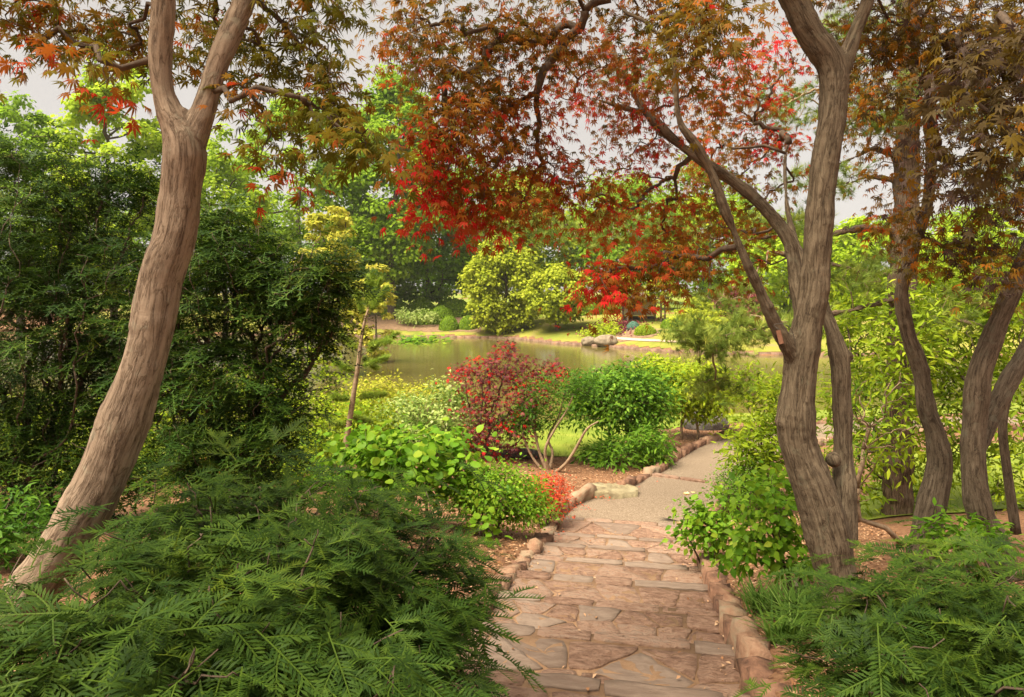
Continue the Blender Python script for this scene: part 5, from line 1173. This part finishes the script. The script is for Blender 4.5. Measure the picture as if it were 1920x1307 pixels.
# lotus on the water
K = 260; x = rng.normal(size=K) * 1.3 - 9.6; y = rng.normal(size=K) * 2.2 + 70.5
v1 = scatter(*TP['round'], np.c_[x, y, np.full(K, .03) + (rng.random(K) < .6) * rng.random(K) * .55], frame(np.array([0, 0, 1.]) + rng.normal(size=(K, 3)) * .22, rng.normal(size=(K, 3)) * [1, 1, .1]), rng.uniform(.3, .6, K), rng.random(K))
tag(link('lotus_pads', mesh_np('lotus_pads', *v1, mat=M['l_round'])), 'patch of pale green lotus leaves on the pond', 'lotus', kind='stuff')

# pavilion
pc = G(1203, 74); pv = thing('pavilion', 'small open timber pavilion with a plaster back wall across the pond', 'pavilion', tuple(pc)); hw, hd, hh = 1.75, 1.5, 2.5
for sx, sy in ((-1, -1), (1, -1), (1, 1), (-1, 1)):
    link('post', boxm('post', .17, .17, hh, M['post'], .015), pv, (sx * hw, sy * hd, hh / 2))
link('back_wall', boxm('back_wall', 2 * hw - .2, .12, 1.75, M['plaster'], .01), pv, (0, hd - .02, 1.4)); 
wn_ = boxm('round_window', .9, .05, .9, M['dark'], .02)
v, f, t, bq = tube([(0, -.03, 0), (0, .03, 0)], [.42, .42], 20); o = link('round_window', mesh_np('round_window', v, [f, t], mat=M['dark']), pv, (-.75, hd - .11, 1.55)); bpy.data.meshes.remove(wn_)
link('bench', boxm('bench', 2 * hw - .4, .4, .08, M['post'], .01), pv, (0, hd - .35, .45)); link('wall_base', boxm('wall_base', 2 * hw - .2, .2, .5, M['rock_dark'], .02), pv, (0, hd, .25)); link('rail', boxm('rail', 2 * hw, .1, .12, M['post'], .01), pv, (0, -hd, hh - .1))
v = np.array([(-hw - .7, -hd - .7, hh), (hw + .7, -hd - .7, hh), (hw + .7, hd + .7, hh), (-hw - .7, hd + .7, hh), (-.7, 0, hh + 1.3), (.7, 0, hh + 1.3), (-hw - .7, -hd - .7, hh - .12), (hw + .7, -hd - .7, hh - .12), (hw + .7, hd + .7, hh - .12), (-hw - .7, hd + .7, hh - .12)])
link('roof', mesh_np('roof', v, [np.array([(0, 1, 5, 4), (2, 3, 4, 5), (6, 7, 1, 0), (7, 8, 2, 1), (8, 9, 3, 2), (9, 6, 0, 3), (9, 8, 7, 6)]), np.array([(1, 2, 5), (3, 0, 4)])], mat=M['shingle']), pv)
for px, Y, h, lab in ((1168, 73, 3.4, 'slim bare trunk left of the pavilion'), (1246, 70, 3.2, 'slim bare trunk right of the pavilion')):
    b_ = G(px, Y); tr = far_tree('sapling', lab, px, Y, 520, 70, M['l_willow'], ncl=22, nlf=60, leaf=.22, trunk=.11, crown_from=.5, seed=int(px), clump=.16, tint0=.4)
# pale stepping path on the far lawn
fp = np.array([(13.5, 60.6), (11.8, 62.6), (9.6, 64.4)]); pth_ = smooth_path(np.array([(16, 60.5), (13.8, 61.6), (11.6, 63.6), (9.4, 66.2)]), 6)
V = []; d = nrm(np.gradient(pth_, axis=0))
for p, q in zip(pth_, d):
    for s_ in (-.35, .35): a = p + np.array([q[1], -q[0]]) * s_; V.append((a[0], a[1], gz(a[0], a[1]) + .09))
tag(link('stepping_path', mesh_np('stepping_path', np.array(V), np.array([(2 * i, 2 * i + 1, 2 * i + 3, 2 * i + 2) for i in range(len(pth_) - 1)]), mat=M['paver'])), kind='structure', label='narrow pale path crossing the far lawn')

# thin bright air over the pond and garden
hv = np.array([(x_, y_, z_) for z_ in (-2.5, 46) for x_, y_ in ((-330, -20), (330, -20), (330, 460), (-330, 460))], float)
hz = link('haze', mesh_np('haze', hv, np.array([(3, 2, 1, 0), (4, 5, 6, 7), (0, 1, 5, 4), (1, 2, 6, 5), (2, 3, 7, 6), (3, 0, 4, 7)])))
hm = bpy.data.materials.new('haze'); hm.use_nodes = True; hn = hm.node_tree.nodes; hn.remove(hn['Principled BSDF'])
pv_ = hn.new('ShaderNodeVolumePrincipled'); pv_.inputs['Color'].default_value = (.95, .93, .86, 1); pv_.inputs['Density'].default_value = .00026; pv_.inputs['Anisotropy'].default_value = .2
hm.node_tree.links.new(pv_.outputs[0], hn['Material Output'].inputs['Volume']); hz.data.materials.append(hm)
tag(hz, 'thin pale haze in the air over the pond', 'haze', kind='stuff')

print('TRIS', sum(len(m_.loops) - 2 * len(m_.polygons) for m_ in bpy.data.meshes), 'OBJ', len(bpy.data.objects))
